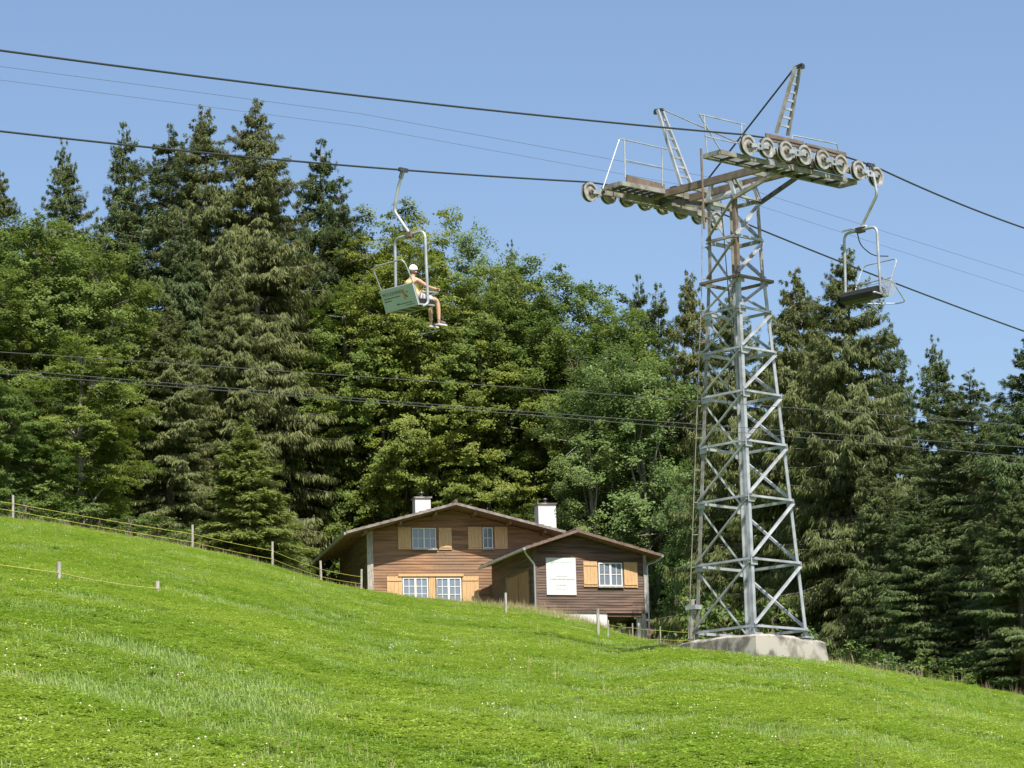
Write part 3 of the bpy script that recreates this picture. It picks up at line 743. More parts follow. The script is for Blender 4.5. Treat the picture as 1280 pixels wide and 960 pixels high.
def boards(F, top, s0, s1, h0, name, mt, root, course=.135, d0=0., skip=None):
    """weatherboards lapping downwards under the roof line top(s); returns the wall part"""
    m = MB(); h = h0; ss = np.linspace(s0, s1, 60); tops = np.array([top(s) for s in ss])
    rg = random.Random(7)
    while h < tops.max():
        h2 = h + course; ok = ss[tops > h + .02]
        if len(ok) < 2: break
        a, b = ok[0], ok[-1]; e = rg.uniform(-.003, .004)
        ok2 = ss[tops > min(h2, tops.max() - .02)]; a2, b2 = (ok2[0], ok2[-1]) if len(ok2) > 1 else ((a + b) / 2, (a + b) / 2)
        # a board: bottom edge stands 22 mm out, top edge 6 mm
        cuts = sorted(rg.uniform(.08, .92) for _c in range(max(0, int((b - a) / 3.2 + rg.random())))); cuts = [0.] + cuts + [1.]
        for c0, c1 in zip(cuts, cuts[1:]):          # butt joints between board lengths
            e = rg.uniform(-.006, .008); g0, g1 = (0 if c0 == 0 else .004), (0 if c1 == 1 else .004)
            x0, x1, y0, y1 = a + (b - a) * c0 + g0, a + (b - a) * c1 - g1, a2 + (b2 - a2) * c0 + g0, a2 + (b2 - a2) * c1 - g1
            pts = [F.W(x0, d0 - .06, h), F.W(x1, d0 - .06, h), F.W(x1, d0 + .022 + e, h), F.W(x0, d0 + .022 + e, h),
                   F.W(y0, d0 - .06, h2), F.W(y1, d0 - .06, h2), F.W(y1, d0 + .006 + e * .3, h2), F.W(y0, d0 + .006 + e * .3, h2)]
            i = len(m.v); m.v += pts
            for f in ([0, 1, 2, 3], [3, 2, 6, 7], [7, 6, 5, 4], [0, 3, 7, 4], [1, 5, 6, 2], [1, 0, 4, 5]): m.f.append([i + k for k in f])
        h = h2
    return m.build(name, mt, root)
def fbox(F, s0, s1, h0, h1, d0, d1):
    m = MB(); c = F.W((s0 + s1) / 2, (d0 + d1) / 2, (h0 + h1) / 2)
    return m.box(c, F.e1, F.nr, UP, (s1 - s0) / 2, abs(d1 - d0) / 2, (h1 - h0) / 2)
def window(F, root, x0, y0, x1, y1, cols, rows, casements=1, fw=.055):
    (s0, ht), (s1, hb) = F.at(x0, (y0)), F.at(x1, y1); h1, h0 = F.at((x0 + x1) / 2, y0)[1], F.at((x0 + x1) / 2, y1)[1]
    m = MB()
    for a, b, c, d in ((s0, s1, h1 - fw, h1), (s0, s1, h0, h0 + fw)):
        mm = fbox(F, a, b, c, d, .0, .055); k = len(m.v); m.v += mm.v; m.f += [[i + k for i in f] for f in mm.f]
    for a, b in ((s0, s0 + fw), (s1 - fw, s1)):
        mm = fbox(F, a, b, h0 + fw, h1 - fw, .0, .055); k = len(m.v); m.v += mm.v; m.f += [[i + k for i in f] for f in mm.f]
    for j in range(1, casements):
        sc_ = s0 + (s1 - s0) * j / casements
        mm = fbox(F, sc_ - fw * .9, sc_ + fw * .9, h0 + fw, h1 - fw, .0, .055); k = len(m.v); m.v += mm.v; m.f += [[i + k for i in f] for f in mm.f]
    wn = m.build('window', white, root)
    for j in range(casements):
        a = s0 + (s1 - s0) * j / casements + fw; b = s0 + (s1 - s0) * (j + 1) / casements - fw
        for c in range(cols):
            for r in range(rows):
                pa = a + (b - a) * c / cols + .012; pb = a + (b - a) * (c + 1) / cols - .012; qa = h0 + fw + (h1 - h0 - 2 * fw) * r / rows + .012; qb = h0 + fw + (h1 - h0 - 2 * fw) * (r + 1) / rows - .012
                fbox(F, pa, pb, qa, qb, .01, .026).build('pane', gl, wn)
        for c in range(1, cols):
            s_ = a + (b - a) * c / cols; fbox(F, s_ - .014, s_ + .014, h0 + fw, h1 - fw, .0, .045).build('glazing_bar', white, wn)
        for r in range(1, rows):
            q_ = h0 + fw + (h1 - h0 - 2 * fw) * r / rows; fbox(F, a, b, q_ - .014, q_ + .014, .0, .043).build('glazing_bar', white, wn)
    fbox(F, s0 - .05, s1 + .05, h0 - .07, h0 - .005, .0, .11).build('sill', post_m, wn)
    return wn
def shutter(F, root, x0, y0, x1, y1, battens=True):
    s0, s1 = F.at(x0, (y0 + y1) / 2)[0], F.at(x1, (y0 + y1) / 2)[0]; h1, h0 = F.at((x0 + x1) / 2, y0)[1], F.at((x0 + x1) / 2, y1)[1]
    m = MB(); n = 4
    for k in range(n):
        mm = fbox(F, s0 + (s1 - s0) * k / n + .003, s0 + (s1 - s0) * (k + 1) / n - .003, h0, h1, .025, .060); j = len(m.v); m.v += mm.v; m.f += [[i + j for i in f] for f in mm.f]
    sh = m.build('shutter', shutter_m, root)
    if battens:
        for t in (.13, .87):
            h = h0 + (h1 - h0) * t; fbox(F, s0 + .02, s1 - .02, h - .045, h + .045, .060, .085).build('batten', shutter_m, sh)
    return sh
def roof_slab(F, pts, dfront, dback, th, root, name='roof', course=.34, vm=verge_m):
    """pts: roof line (s,h) from eave to ridge to eave at the top surface; a slab of lapped tile courses with a verge board"""
    m = MB()
    for (sa, ha), (sb_, hb) in zip(pts, pts[1:]):
        L = math.hypot(sb_ - sa, hb - ha); n = max(1, int(L / course)); up_left = hb > ha
        for k in range(n):
            t0, t1 = k / n, (k + 1) / n
            A = (sa + (sb_ - sa) * t0, ha + (hb - ha) * t0); B = (sa + (sb_ - sa) * t1, ha + (hb - ha) * t1)
            la, lb = (.035, .0) if up_left else (.0, .035)       # the lower edge of each course lies over the one below
            poly = [F.W(A[0], 0, A[1] - th), F.W(B[0], 0, B[1] - th), F.W(B[0], 0, B[1] + lb), F.W(A[0], 0, A[1] + la)]
            i = len(m.v)
            m.v += [p + F.nr * dfront for p in poly] + [p - F.nr * dback for p in poly]
            for f in ([0, 1, 2, 3], [7, 6, 5, 4], [0, 4, 5, 1], [1, 5, 6, 2], [2, 6, 7, 3], [3, 7, 4, 0]): m.f.append([i + q_ for q_ in f])
    ro = m.build(name, roof_m, root)
    for (sa, ha), (sb_, hb) in zip(pts, pts[1:]):
        MB().beam(F.W(sa, dfront + .02, ha - .06), F.W(sb_, dfront + .02, hb - .06), .11, .035, UP).build('verge_board', vm, ro)
        m = MB(); i = 0
        m.v = [F.W(sa, dfront - .03, ha - th - .006), F.W(sb_, dfront - .03, hb - th - .006), F.W(sb_, -dback + .05, hb - th - .006), F.W(sa, -dback + .05, ha - th - .006)]
        m.v += [p - UP * .02 for p in m.v]
        m.f = [[0, 1, 2, 3], [7, 6, 5, 4], [0, 4, 5, 1], [1, 5, 6, 2], [2, 6, 7, 3], [3, 7, 4, 0]]
        m.build('soffit', soffit_m, ro)
    return ro
def chimney(F, s, d, hb, ht, wd, root):
    m = MB(); m.box(F.W(s, d, (hb + ht) / 2), F.e1, F.nr, UP, wd / 2, wd / 2, (ht - hb) / 2); ch = m.build('chimney', plaster, root)
    MB().box(F.W(s, d, ht + .03), F.e1, F.nr, UP, wd / 2 + .06, wd / 2 + .06, .03).build('chimney_cap', concrete, ch)
    m = MB(); m.lathe([(.001, .30), (.10, .28), (.13, .22), (.08, .2), (.08, 0), (.001, 0)], F.W(s, d, ht + .06), UP, 14, False); m.build('chimney_cowl', darksteel, ch, smooth=True)

# main house
A_ = P(461, 742, 143); FM = Facade(A_, R(12)); OV = 1.15
hm = thing('chalet', (A_.x, A_.y, A_.z - .3), 'two-storey wooden chalet with a wide gable and ochre shutters behind the meadow crest', 'house')
apx = FM.at(570, 628, OV); lf = FM.at(432.5, 664, OV)
s_r = 2 * apx[0] - lf[0]; rt = (s_r, lf[1] + .02)
rline = [lf, apx, rt]; TH = .13
topM = lambda s: interp([p[0] for p in rline], [p[1] - TH - .03 for p in rline], s)
s_end = FM.at(690, 690)[0]; hb = A_.z - 1.6
wl = boards(FM, topM, 0., s_end, hb, 'wall', wood_main, hm)
LEN = 8.6
# body behind the boards and the side walls
def shell(F, root, s0, s1, h0, top, length, mt, d0=-.03):
    m = MB(); n = 12; ss = list(np.linspace(s0, s1, n))
    m.poly([F.W(s0, d0, h0)] + [F.W(s1, d0, h0)] + [F.W(s, d0, top(s)) for s in ss[::-1]]); m.poly(([F.W(s0, -length, h0)] + [F.W(s1, -length, h0)] + [F.W(s, -length, top(s)) for s in ss[::-1]])[::-1])
    for s, sg in ((s0, 1), (s1, -1)):
        pts = [F.W(s, d0, h0), F.W(s, -length, h0), F.W(s, -length, top(s)), F.W(s, d0, top(s))]; m.poly(pts if sg < 0 else pts[::-1])
    m.poly([F.W(s0, d0, h0), F.W(s1, d0, h0), F.W(s1, -length, h0), F.W(s0, -length, h0)][::-1])
    return m.build('inner_wall', mt, root)
shell(FM, hm, .03, s_end - .03, hb + .2, lambda s: topM(s) - .02, LEN, wood_main)
# left side wall boards on their own plane
class Side(Facade):
    def __init__(self, F, s, length, sgn):
        self.p0 = F.W(s, -length if sgn < 0 else 0, 0); self.p0.z = 0
        self.e1 = F.nr * (1 if sgn < 0 else -1); self.nr = F.e1 * sgn
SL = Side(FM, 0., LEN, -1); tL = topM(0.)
boards(SL, lambda s: tL, 0., LEN - .06, hb, 'side_wall', wood_annex, hm)  # darker annex wood: the side wall's shade is put into its colour
fbox(FM, -.06, .22, hb, topM(.1) + .0, .02, .12).build('corner_post', post_m, hm)
rf = roof_slab(FM, rline, OV, LEN + .8, TH, hm)
MB().tube([FM.W(apx[0], OV, apx[1] + .06), FM.W(apx[0], -LEN - .8, apx[1] + .06)], .09, 8).build('ridge_tile', roof_m, rf, smooth=True)
for t in (.18, .5, .82):
    for (pa, pb) in ((lf, apx), (rt, apx)):
        s = pa[0] + (pb[0] - pa[0]) * t; h = pa[1] + (pb[1] - pa[1]) * t - TH - .10
        MB().beam(FM.W(s, OV - .12, h), FM.W(s, -.05, h), .16, .12).build('purlin_end', soffit_m, hm)
MB().beam(FM.W(lf[0] - .05, OV, lf[1] - .10), FM.W(lf[0] - .05, -LEN - .8, lf[1] - .10), .11, .10).build('gutter', zinc, rf)
for d_ in np.arange(-LEN, 1.0, .75):
    MB().beam(FM.W(lf[0] + .02, d_, lf[1] - TH - .06), FM.W(.05, d_, interp([lf[0], apx[0]], [lf[1], apx[1]], .05) - TH - .06), .10, .09).build('rafter_tail', soffit_m, rf)
window(FM, hm, 514.7, 660.2, 545.1, 685.8, 2, 2, 2, .045)
window(FM, hm, 602.8, 659.4, 616.2, 685.6, 2, 2, 1, .045)
for b4 in ((497.2, 659.2, 513.8, 686.8), (548.2, 659.8, 564.4, 687.2), (584.8, 658.7, 602.0, 686.8), (618.0, 658.7, 634.3, 686.4)): shutter(FM, hm, *b4)
window(FM, hm, 502.9, 722.0, 535.4, 753.5, 2, 3, 2, .055); window(FM, hm, 544.5, 722.2, 576.8, 754.5, 2, 3, 2, .055)
for b4 in ((483.6, 720.7, 502.5, 756), (577.8, 720.3, 598.4, 755.5)): shutter(FM, hm, *b4)
shutter(FM, hm, 535.9, 721.5, 544.0, 756, False)
(sa, h_), (sb2, _) = FM.at(497.5, 719.2), FM.at(579, 719.6)
fbox(FM, sa, sb2, h_ - .06, h_ + .06, .0, .10).build('lintel', shutter_m, hm)
sc1, hc1 = FM.at(527, 634, -2.2); chimney(FM, sc1, -2.2, hc1 - 1.4, FM.at(527, 624, -2.2)[1], .74, hm)
sc2, hc2 = FM.at(682, 655, -3.0); chimney(FM, sc2, -3.0, hc2 - 1.2, FM.at(682, 632, -3.0)[1], .86, hm)

# annex: lower gabled house standing in front, on posts where the ground drops
YB = 137.6
B_ = P(669, 760, YB); FB = Facade(B_, R(18)); OB = .62
ha = thing('chalet_annex', (B_.x, B_.y, B_.z - .3), 'low dark brown wooden annex with white notice board, its right end standing on posts', 'house')
apB, lB, rB = FB.at(722, 662, OB), FB.at(656.5, 683.5, OB), FB.at(826.5, 692.5, OB)
rl2 = [lB, apB, rB]; sR = FB.at(807, 730)[0]; hB0 = FB.at(740, 766)[1]
topB = lambda s: interp([p[0] for p in rl2], [p[1] - .12 - .03 for p in rl2], s)
boards(FB, topB, 0., sR, hB0, 'wall', wood_annex, ha, .12)
# length back to the main house facade
LB = min(6.2, max(4.0, ((FB.p0 - FM.p0).dot(FM.nr)) / math.cos(R(6)) + .0))
shell(FB, ha, .03, sR - .03, hB0 + .02, lambda s: topB(s) - .02, LB, wood_annex)
SLB = Side(FB, 0., LB, -1); tB0 = topB(0.)
boards(SLB, lambda s: tB0, 0., LB - .06, hB0 - 1.0, 'side_wall', wood_annex, ha, .12)
SRB = Side(FB, sR, LB, 1); tB1 = topB(sR)
boards(SRB, lambda s: tB1, .06, LB, hB0, 'side_wall', wood_annex, ha, .12)
fbox(FB, -.05, .12, hB0 - .9, topB(0) + .02, .022, .07).build('corner_post', wood_annex, ha)
fbox(FB, sR - .10, sR + .05, hB0, topB(sR) + .02, .022, .07).build('corner_post', post_m, ha)
r2 = roof_slab(FB, rl2, OB, LB + .0, .12, ha, vm=mat('brown_verge_board', (.20, .13, .095), .8, var=.4, scale=4))
MB().tube([FB.W(apB[0], OB, apB[1] + .04), FB.W(apB[0], -LB, apB[1] + .04)], .08, 8).build('ridge_tile', roof_m, r2, smooth=True)
# left gutter with downspout, right gutter end
MB().tube([FB.W(lB[0] - .05, OB + .03, lB[1] - .09), FB.W(lB[0] - .05, -LB + .1, lB[1] - .09)], .075, 8).build('gutter', zinc, r2, smooth=True)
MB().tube([FB.W(rB[0] + .05, OB + .03, rB[1] - .09), FB.W(rB[0] + .05, -LB + .1, rB[1] - .09)], .075, 8).build('gutter', zinc, r2, smooth=True)
sd = .02
MB().tube(round_path([FB.W(lB[0] - .02, OB - .05, lB[1] - .12), FB.W(lB[0] + .03, OB - .12, lB[1] - .25), FB.W(sd - .04, .12, lB[1] - .72), FB.W(sd - .04, .12, hB0 - .8)], .12), .045, 8).build('downspout', zinc, ha, smooth=True)
MB().tube(round_path([FB.W(rB[0] + .02, OB - .05, rB[1] - .12), FB.W(rB[0] - .12, OB - .2, rB[1] - .30), FB.W(sR + .08, .05, rB[1] - .42), FB.W(sR + .08, .05, hB0 - .9)], .12), .04, 8).build('downspout', zinc, ha, smooth=True)
window(FB, ha, 747.3, 703.6, 778.0, 732.8, 2, 2, 2, .055)
shutter(FB, ha, 729.0, 702.0, 746.4, 733.6); shutter(FB, ha, 779.6, 703.0, 796.4, 734.6)
# double plank door in the left side wall, under the wide eave
sdoor0, hd0 = SLB.at(636, 752); sdoor1, _h = SLB.at(663.5, 752); hdt = SLB.at(650, 718)[1]
dm = MB(); n = 8
for k in range(n):
    mm = fbox(SLB, sdoor0 + (sdoor1 - sdoor0) * k / n + .006, sdoor0 + (sdoor1 - sdoor0) * (k + 1) / n - .006, hB0 - .6, hdt, .025, .06); j = len(dm.v); dm.v += mm.v; dm.f += [[i + j for i in f] for f in mm.f]
dr = dm.build('door', door_m, ha)
for s in (sdoor0 - .08, sdoor1 + .02): fbox(SLB, s, s + .09, hB0 - .6, hdt + .10, .02, .085).build('door_jamb', post_m if s < sdoor1 else wood_annex, dr)
fbox(SLB, sdoor0, sdoor1, hdt, hdt + .10, .02, .085).build('door_head', soffit_m, dr)
smid = (sdoor0 + sdoor1) / 2
fbox(SLB, smid - .03, smid + .03, hB0 - .6, hdt, .06, .085).build('door_strip', door_m, dr)
fbox(SLB, smid + .06, smid + .10, hB0 + .5, hB0 + .64, .06, .12).build('handle', darksteel, dr)
# plastered foundation and the posts under the right end
f0, f1 = FB.at(690, 775)[0], FB.at(759.5, 775)[0]
fbox(FB, f0 - 1.5, f1, hB0 - 1.5, hB0 - .003, -3.6, -.03).build('foundation', plaster, ha)
fbox(FB, f1 + .02, sR - .02, hB0 - .16, hB0 - .004, -.25, -.05).build('floor_beam', wood_annex, ha)
sp = FB.at(803.5, 780)[0]
fbox(FB, sp - .16, sp - .02, hB0 - 1.9, hB0 - .003, -.40, -.22).build('post', plaster, ha)
fbox(FB, sp - .02, sp + .18, hB0 - 1.9, hB0 - .003, -.20, -.0).build('post', post_m, ha)
fbox(FB, sp - .02, sp + .18, hB0 - 1.9, hB0 - .003, -LB + .2, -LB + .4).build('post', post_m, ha)
fbox(FB, f1 + .05, f1 + .25, hB0 - 1.9, hB0 - .003, -LB + .2, -LB + .4).build('post', post_m, ha)
# white notice board
(b0, t0_), (b1, _x) = FB.at(682.5, 720), FB.at(719.5, 720); bt, bb = FB.at(701, 697.5)[1], FB.at(701, 743.8)[1]
nb = thing('notice_board', FB.W((b0 + b1) / 2, .05, bb), 'white notice board with faint grey lettering on the dark annex wall', 'sign')
brd = fbox(FB, b0, b1, bb, bt, .02, .06).build('board', sign_w, nb)
mk = MB(); mg_ = MB(); rg = random.Random(11)
def wline(m, x0, x1, y, h, seed):
    rg = random.Random(seed); x = x0
    while x < x1 - .01:
        wd = min(rg.uniform(.03, .08), x1 - x); hh = h * rg.uniform(.65, 1.1)
        mm = fbox(FB, x, x + wd, y - hh / 2, y + hh / 2, .0585, .0625); j = len(m.v); m.v += mm.v; m.f += [[i + j for i in f] for f in mm.f]
        x += wd + rg.choice((.012, .012, .04))
wb_ = b1 - b0; hb_ = bt - bb
for (xa, xb, y, h) in ((.34, .70, .50, .035), (.12, .94, .42, .06), (.35, .68, .26, .05), (.30, .74, .155, .028)):
    wline(mk, b0 + wb_ * xa, b0 + wb_ * xb, bb + hb_ * y, h, int(xa * 100))
mk.build('lettering', sign_g, nb)
wline(mg_, b0 + wb_ * .15, b0 + wb_ * .27, bb + hb_ * .885, .10, 2); wline(mg_, b0 + wb_ * .30, b0 + wb_ * .86, bb + hb_ * .88, .03, 3); wline(mg_, b0 + wb_ * .15, b0 + wb_ * .30, bb + hb_ * .83, .025, 5)
mg_.build('logo', sign_gr, nb)
# little shed roof beyond the annex
shp = P(816, 776, 143)
shd = thing('shed', (shp.x, shp.y, shp.z - 1.2), 'small shed with a reddish brown roof beyond the annex posts', 'shed')
FS = Facade(P(812, 776, 143), R(25))
m = fbox(FS, -.6, .25, shp.z - 1.8, shp.z + .02, -1.2, 0); m.build('wall', wood_annex, shd)
m = MB(); m.v = [FS.W(-.9, .2, shp.z + .16), FS.W(.50, .2, shp.z - .02), FS.W(.50, -1.5, shp.z - .02), FS.W(-.9, -1.5, shp.z + .16)]; m.v += [p - UP * .10 for p in m.v]
m.f = [[0, 1, 2, 3], [7, 6, 5, 4], [0, 4, 5, 1], [1, 5, 6, 2], [2, 6, 7, 3], [3, 7, 4, 0]]; m.build('roof', roof_m, shd)

# ------------------------------------------------------------------ trees
def quad_mesh(name, Qs, tint, mt):
    me = bpy.data.meshes.new(name); n = len(Qs)
    fast_mesh(me, Qs.reshape(-1, 3), np.arange(n * 4, dtype=np.int32).reshape(-1, 4))
    at = me.attributes.new('tint', 'FLOAT', 'POINT'); at.data.foreach_set('value', np.repeat(tint, 4).astype(np.float32))
    me.materials.append(mt); return me
def nrmz(v): return v / np.maximum(np.linalg.norm(v, axis=-1, keepdims=True), 1e-6)
def strip_quads(p, d, side, L, Wd):
    """rhombus leaves: p base, d direction, side across"""
    return np.stack([p, p + d * (L * .45)[:, None] + side * (Wd / 2)[:, None], p + d * L[:, None], p + d * (L * .45)[:, None] - side * (Wd / 2)[:, None]], 1)

def spruce_proto(name, seed, H, Rm, mt, hang=1.0, dens=62, power=.85, nlev=58, cones=.03, low=.04):
    rg = np.random.default_rng(seed); Qs, Ts = [], []; tr = MB()
    n = 9
    tr.tube([(0.02 * math.sin(k * 1.7) * k / n, .02 * math.cos(k * 1.1) * k / n, -1.5 + (H * .985 + 1.5) * k / n) for k in range(n + 1)], .015 * H + .02, 8, .010)
    skirt = rg.uniform(.78, 1.22, 12)
    for lv in range(nlev):
        t = low + (1 - low) * (lv / nlev) + rg.normal(0, .006)
        if t >= .998: continue
        shape = min((1 - t) ** power, 2.3 * (1 - t) + .012) * (1.0 if t > .16 else .80 + 1.25 * t)
        for b in range(int(rg.integers(5, 9)) if t < .55 else (int(rg.integers(8, 12)) if t < .95 else 5)):
            az = rg.uniform(0, 2 * math.pi); L = Rm * shape * rg.uniform(.50, 1.15) * skirt[int(az / (2 * math.pi) * 12 + lv * .13) % 12] + .07
            if rg.random() < .06: L *= 1.22
            if rg.random() < .05: continue
            z0 = t * H + rg.normal(0, .16)
            a = -.15 + .80 * max(0, t - .40) - rg.uniform(-.05, .22); bb = .32 - .28 * t
            rad = np.array([math.cos(az), math.sin(az), 0]); per = np.array([-math.sin(az), math.cos(az), 0])
            def path(s): return rad[None] * (L * s)[:, None] + np.array([0, 0, 1])[None] * (z0 + L * (a * s - bb * s * s + .20 * s ** 4))[:, None]
            sp = path(np.linspace(0, .96, 4)); tr.tube([tuple(q_) for q_ in sp], .010 + .008 * L, 3, .005)
            # side twigs along the bough, each a curtain of hanging sprays
            nt_ = max(5, int(L * 9)); m = int(1.65 * dens * L * (1 + 1.2 * max(0, min(1, (t - .66) / .2)))) + 16
            ts = rg.uniform(.14, 1.0, nt_) ** .8; tlat = rg.choice([-1, 1], nt_) * rg.uniform(.25, 1.0, nt_); tint_t = rg.uniform(.05, .8, nt_)
            k = rg.integers(0, nt_, m); s = np.clip(ts[k] + rg.normal(0, .03, m), .06, 1.03); f = rg.random(m) ** .8
            wid = (.36 * L * (1.08 - ts[k]) + .16 * min(1, L)) * tlat[k]
            p = path(s) + per[None] * (wid * f)[:, None] + rad[None] * (np.abs(wid) * f * .22)[:, None]
            p[:, 2] -= np.abs(wid) * f * f * .22 * hang - rg.normal(0, .05, m)
            hg = hang * rg.uniform(.35, 1.6, m) * (1.0 if t < .8 else .4)
            d = nrmz(rad[None] * rg.uniform(.1, .8, m)[:, None] + per[None] * (np.sign(wid) * rg.uniform(.1, .7, m))[:, None] + np.array([0, 0, -1.])[None] * hg[:, None] + rg.normal(0, .14, (m, 3)))
            # needles lie so that a bough is lit on its outer, upper side
            nr_ = nrmz(np.array([0, 0, .8])[None] + rad[None] * .7 + rg.normal(0, .55, (m, 3))); sd_ = nrmz(np.cross(d, nr_))
            Ln = rg.uniform(.15, .40, m) * (.72 + .28 * hang) * (1 - .55 * max(0, min(1, (t - .62) / .25))); Wd = rg.uniform(.030, .066, m) * (1 - .35 * max(0, min(1, (t - .62) / .25)))
            Qs.append(strip_quads(p, d, sd_, Ln, Wd))
            ti = np.clip(.35 + .5 * (tint_t[k] - .3) + rg.normal(0, .16, m), 0, .88); ti[rg.random(m) < cones * (1.6 if t > .6 else .6)] = 1
            Ts.append(ti)
    crown = quad_mesh(name + '_crown', np.concatenate(Qs), np.concatenate(Ts), mt)
    tm = bpy.data.meshes.new(name + '_trunk'); tm.from_pydata([tuple(v) for v in tr.v], [], tr.f); tm.update(); tm.materials.append(bark)
    return ('conifer', H, tm, crown)

def broad_proto(name, seed, H, Rm, mt, bk, nclump=190, per=300, leaf=(.09, .165), low=.10, layer=.45, lobes=9, csize=1.0):
    rg = np.random.default_rng(seed); Qs, Ts = [], []; tr = MB()
    LB_ = []                                   # lobes make the outline uneven
    for k in range(lobes):
        t = low + .12 + (.92 - low - .12) * (k + .5) / lobes; az = k * 2.4 + rg.uniform(-.5, .5); prof = math.sin(math.pi * min(1, max(.06, (t - low * .4) / (1.04 - low * .4))) ** .85) ** .65
        off = Rm * prof * rg.uniform(.34, .62); LB_.append((off * math.cos(az), off * math.sin(az), t * H, Rm * rg.uniform(.40, .60) * (.55 + .45 * prof), H * rg.uniform(.085, .14)))
    LB_.append((rg.normal(0, .3), rg.normal(0, .3), H * .90, Rm * .33, H * .10)); LB_.append((0, 0, H * .45, Rm * .55, H * .33))
    tr.tube([(0, 0, -1.5), (.05, .03, H * .25), (-.08, .06, H * .55), (.02, 0, H * .9)], .02 * H + .03, 8, .04)
    for (x, y, z, r, hz) in LB_[:-1]:
        b0 = max(.08, (z / H) - .22) * H; tr.tube([(0, 0, b0), (x * .45, y * .45, (b0 + z) / 2 + .3), (x, y, z)], .03 + .005 * H, 5, .015)
    vol = np.array([l[3] ** 2 * l[4] for l in LB_]) ** .7; vol /= vol.sum(); cen_ = []
    for c in range(nclump * 3):
        if len(cen_) >= nclump: break
        x, y, z, r, hz = LB_[rg.choice(len(LB_), p=vol)]
        v = nrmz(rg.normal(0, 1, 3)); rr = rg.uniform(.72, 1.08) if rg.random() > .15 else rg.uniform(.2, .7)
        cc = np.array([x + v[0] * r * rr, y + v[1] * r * rr, z + v[2] * hz * 1.25 * rr])
        cr = csize * rg.uniform(.50, 1.05) * (Rm / 4) ** .6
        if cc[2] < H * low * .5 or cc[2] > H * 1.0: continue
        if any((cc[0] - q_[0]) ** 2 + (cc[1] - q_[1]) ** 2 + ((cc[2] - q_[2]) * 1.7) ** 2 < (.52 * cr) ** 2 for q_ in cen_): continue
        cen_.append(cc)
        out = nrmz(np.array([cc[0], cc[1], .30 * (cc[2] - H * .40)]) + 1e-3)
        # a bough: several flattened leafy sprays, one over the other, drooping outwards
        ns = int(rg.integers(4, 8)); bt0 = rg.uniform(.15, .70)
        for j in range(ns):
            m = int(per * cr ** 1.6 / ns * rg.uniform(.7, 1.3)); sc0 = cc + nrmz(rg.normal(0, 1, 3)) * cr * rg.uniform(.15, .62) * np.array([1, 1, .75]) + out * cr * .1
            az = rg.uniform(0, 6.28); ax = np.array([math.cos(az), math.sin(az), 0]) * .6 + out * .8; ax[2] *= .3; ax = nrmz(ax); bx = nrmz(np.cross([0, 0, 1.], ax))
            u = rg.uniform(-1, 1, m); wv = rg.normal(0, .42, m) * (1.15 - np.abs(u)); sl = cr * rg.uniform(.42, .72)
            p = sc0 + ax[None] * (u * sl)[:, None] + bx[None] * (wv * sl)[:, None]
            p[:, 2] += -.30 * sl * (u + .6) ** 2 * .5 + rg.normal(0, layer * .20 * sl, m)
            nrm_ = nrmz(np.array([0, 0, 1.])[None] * .85 + ax[None] * .35 + out[None] * .45 + rg.normal(0, .38, (m, 3)))
            d = nrmz(np.cross(nrm_, rg.normal(0, 1, (m, 3)))); d[:, 2] -= .22; d = nrmz(d); sd_ = nrmz(np.cross(nrm_, d))
            Ln = rg.uniform(leaf[0], leaf[1], m); Qs.append(strip_quads(p, d, sd_, Ln, Ln * rg.uniform(.55, .8, m)))
            ti = np.clip(bt0 + rg.normal(0, .12) + rg.normal(0, .12, m), 0, .88); ti[rg.random(m) < .012] = 1; Ts.append(ti)
        if rg.random() < .5: tr.tube([(x * .6, y * .6, z - .3), tuple(cc)], .02, 3, .006)
    crown = quad_mesh(name + '_crown', np.concatenate(Qs), np.concatenate(Ts), mt)
    tm = bpy.data.meshes.new(name + '_trunk'); tm.from_pydata([tuple(v) for v in tr.v], [], tr.f); tm.update(); tm.materials.append(bk)
    return ('broad', H, tm, crown)

PR = {
    'sA': spruce_proto('spruce_a', 1, 24, 4.3, lf_olive, 1.25, 62, .56, 84, .02),
    'sB': spruce_proto('spruce_b', 2, 22, 3.9, lf_spruce, 1.0, 68, .58, 76, .015),
    'sC': spruce_proto('spruce_c', 3, 20, 3.6, lf_olive, 1.15, 72, .56, 72, .02),
    'sD': spruce_proto('fir_d', 4, 22, 4.0, lf_fir, .4, 72, .50, 70, .03),
    'sE': spruce_proto('spruce_e', 5, 19, 3.4, lf_spruce, .9, 70, .64, 68, .015),
    'sY': spruce_proto('young_spruce', 6, 7.5, 2.1, lf_young, .25, 100, .80, 46, .0, .02),
    'bA': broad_proto('beech_a', 11, 17, 4.8, lf_beech, bark_pale, 360, 400),
    'bB': broad_proto('beech_b', 12, 15, 4.2, lf_beech, bark_pale, 310, 400, low=.06),
    'bC': broad_proto('maple_c', 13, 16, 4.6, lf_maple, bark, 330, 370, (.10, .185), layer=.7),
    'bD': broad_proto('ash_d', 14, 15, 3.6, lf_ash, bark_pale, 270, 420, (.08, .15), layer=1.1, low=.05),
    'bE': broad_proto('maple_e', 15, 18, 4.0, lf_maple, bark, 330, 380, (.10, .175), layer=.7),
    'hA': broad_proto('shrub_a', 21, 3.2, 1.7, lf_shrub, bark, 60, 300, (.09, .17), low=.0, lobes=5, csize=.85),
    'hB': broad_proto('shrub_b', 22, 2.4, 1.9, lf_shrub, bark, 60, 300, (.07, .14), low=.0, lobes=5, layer=.8, csize=.8),
}
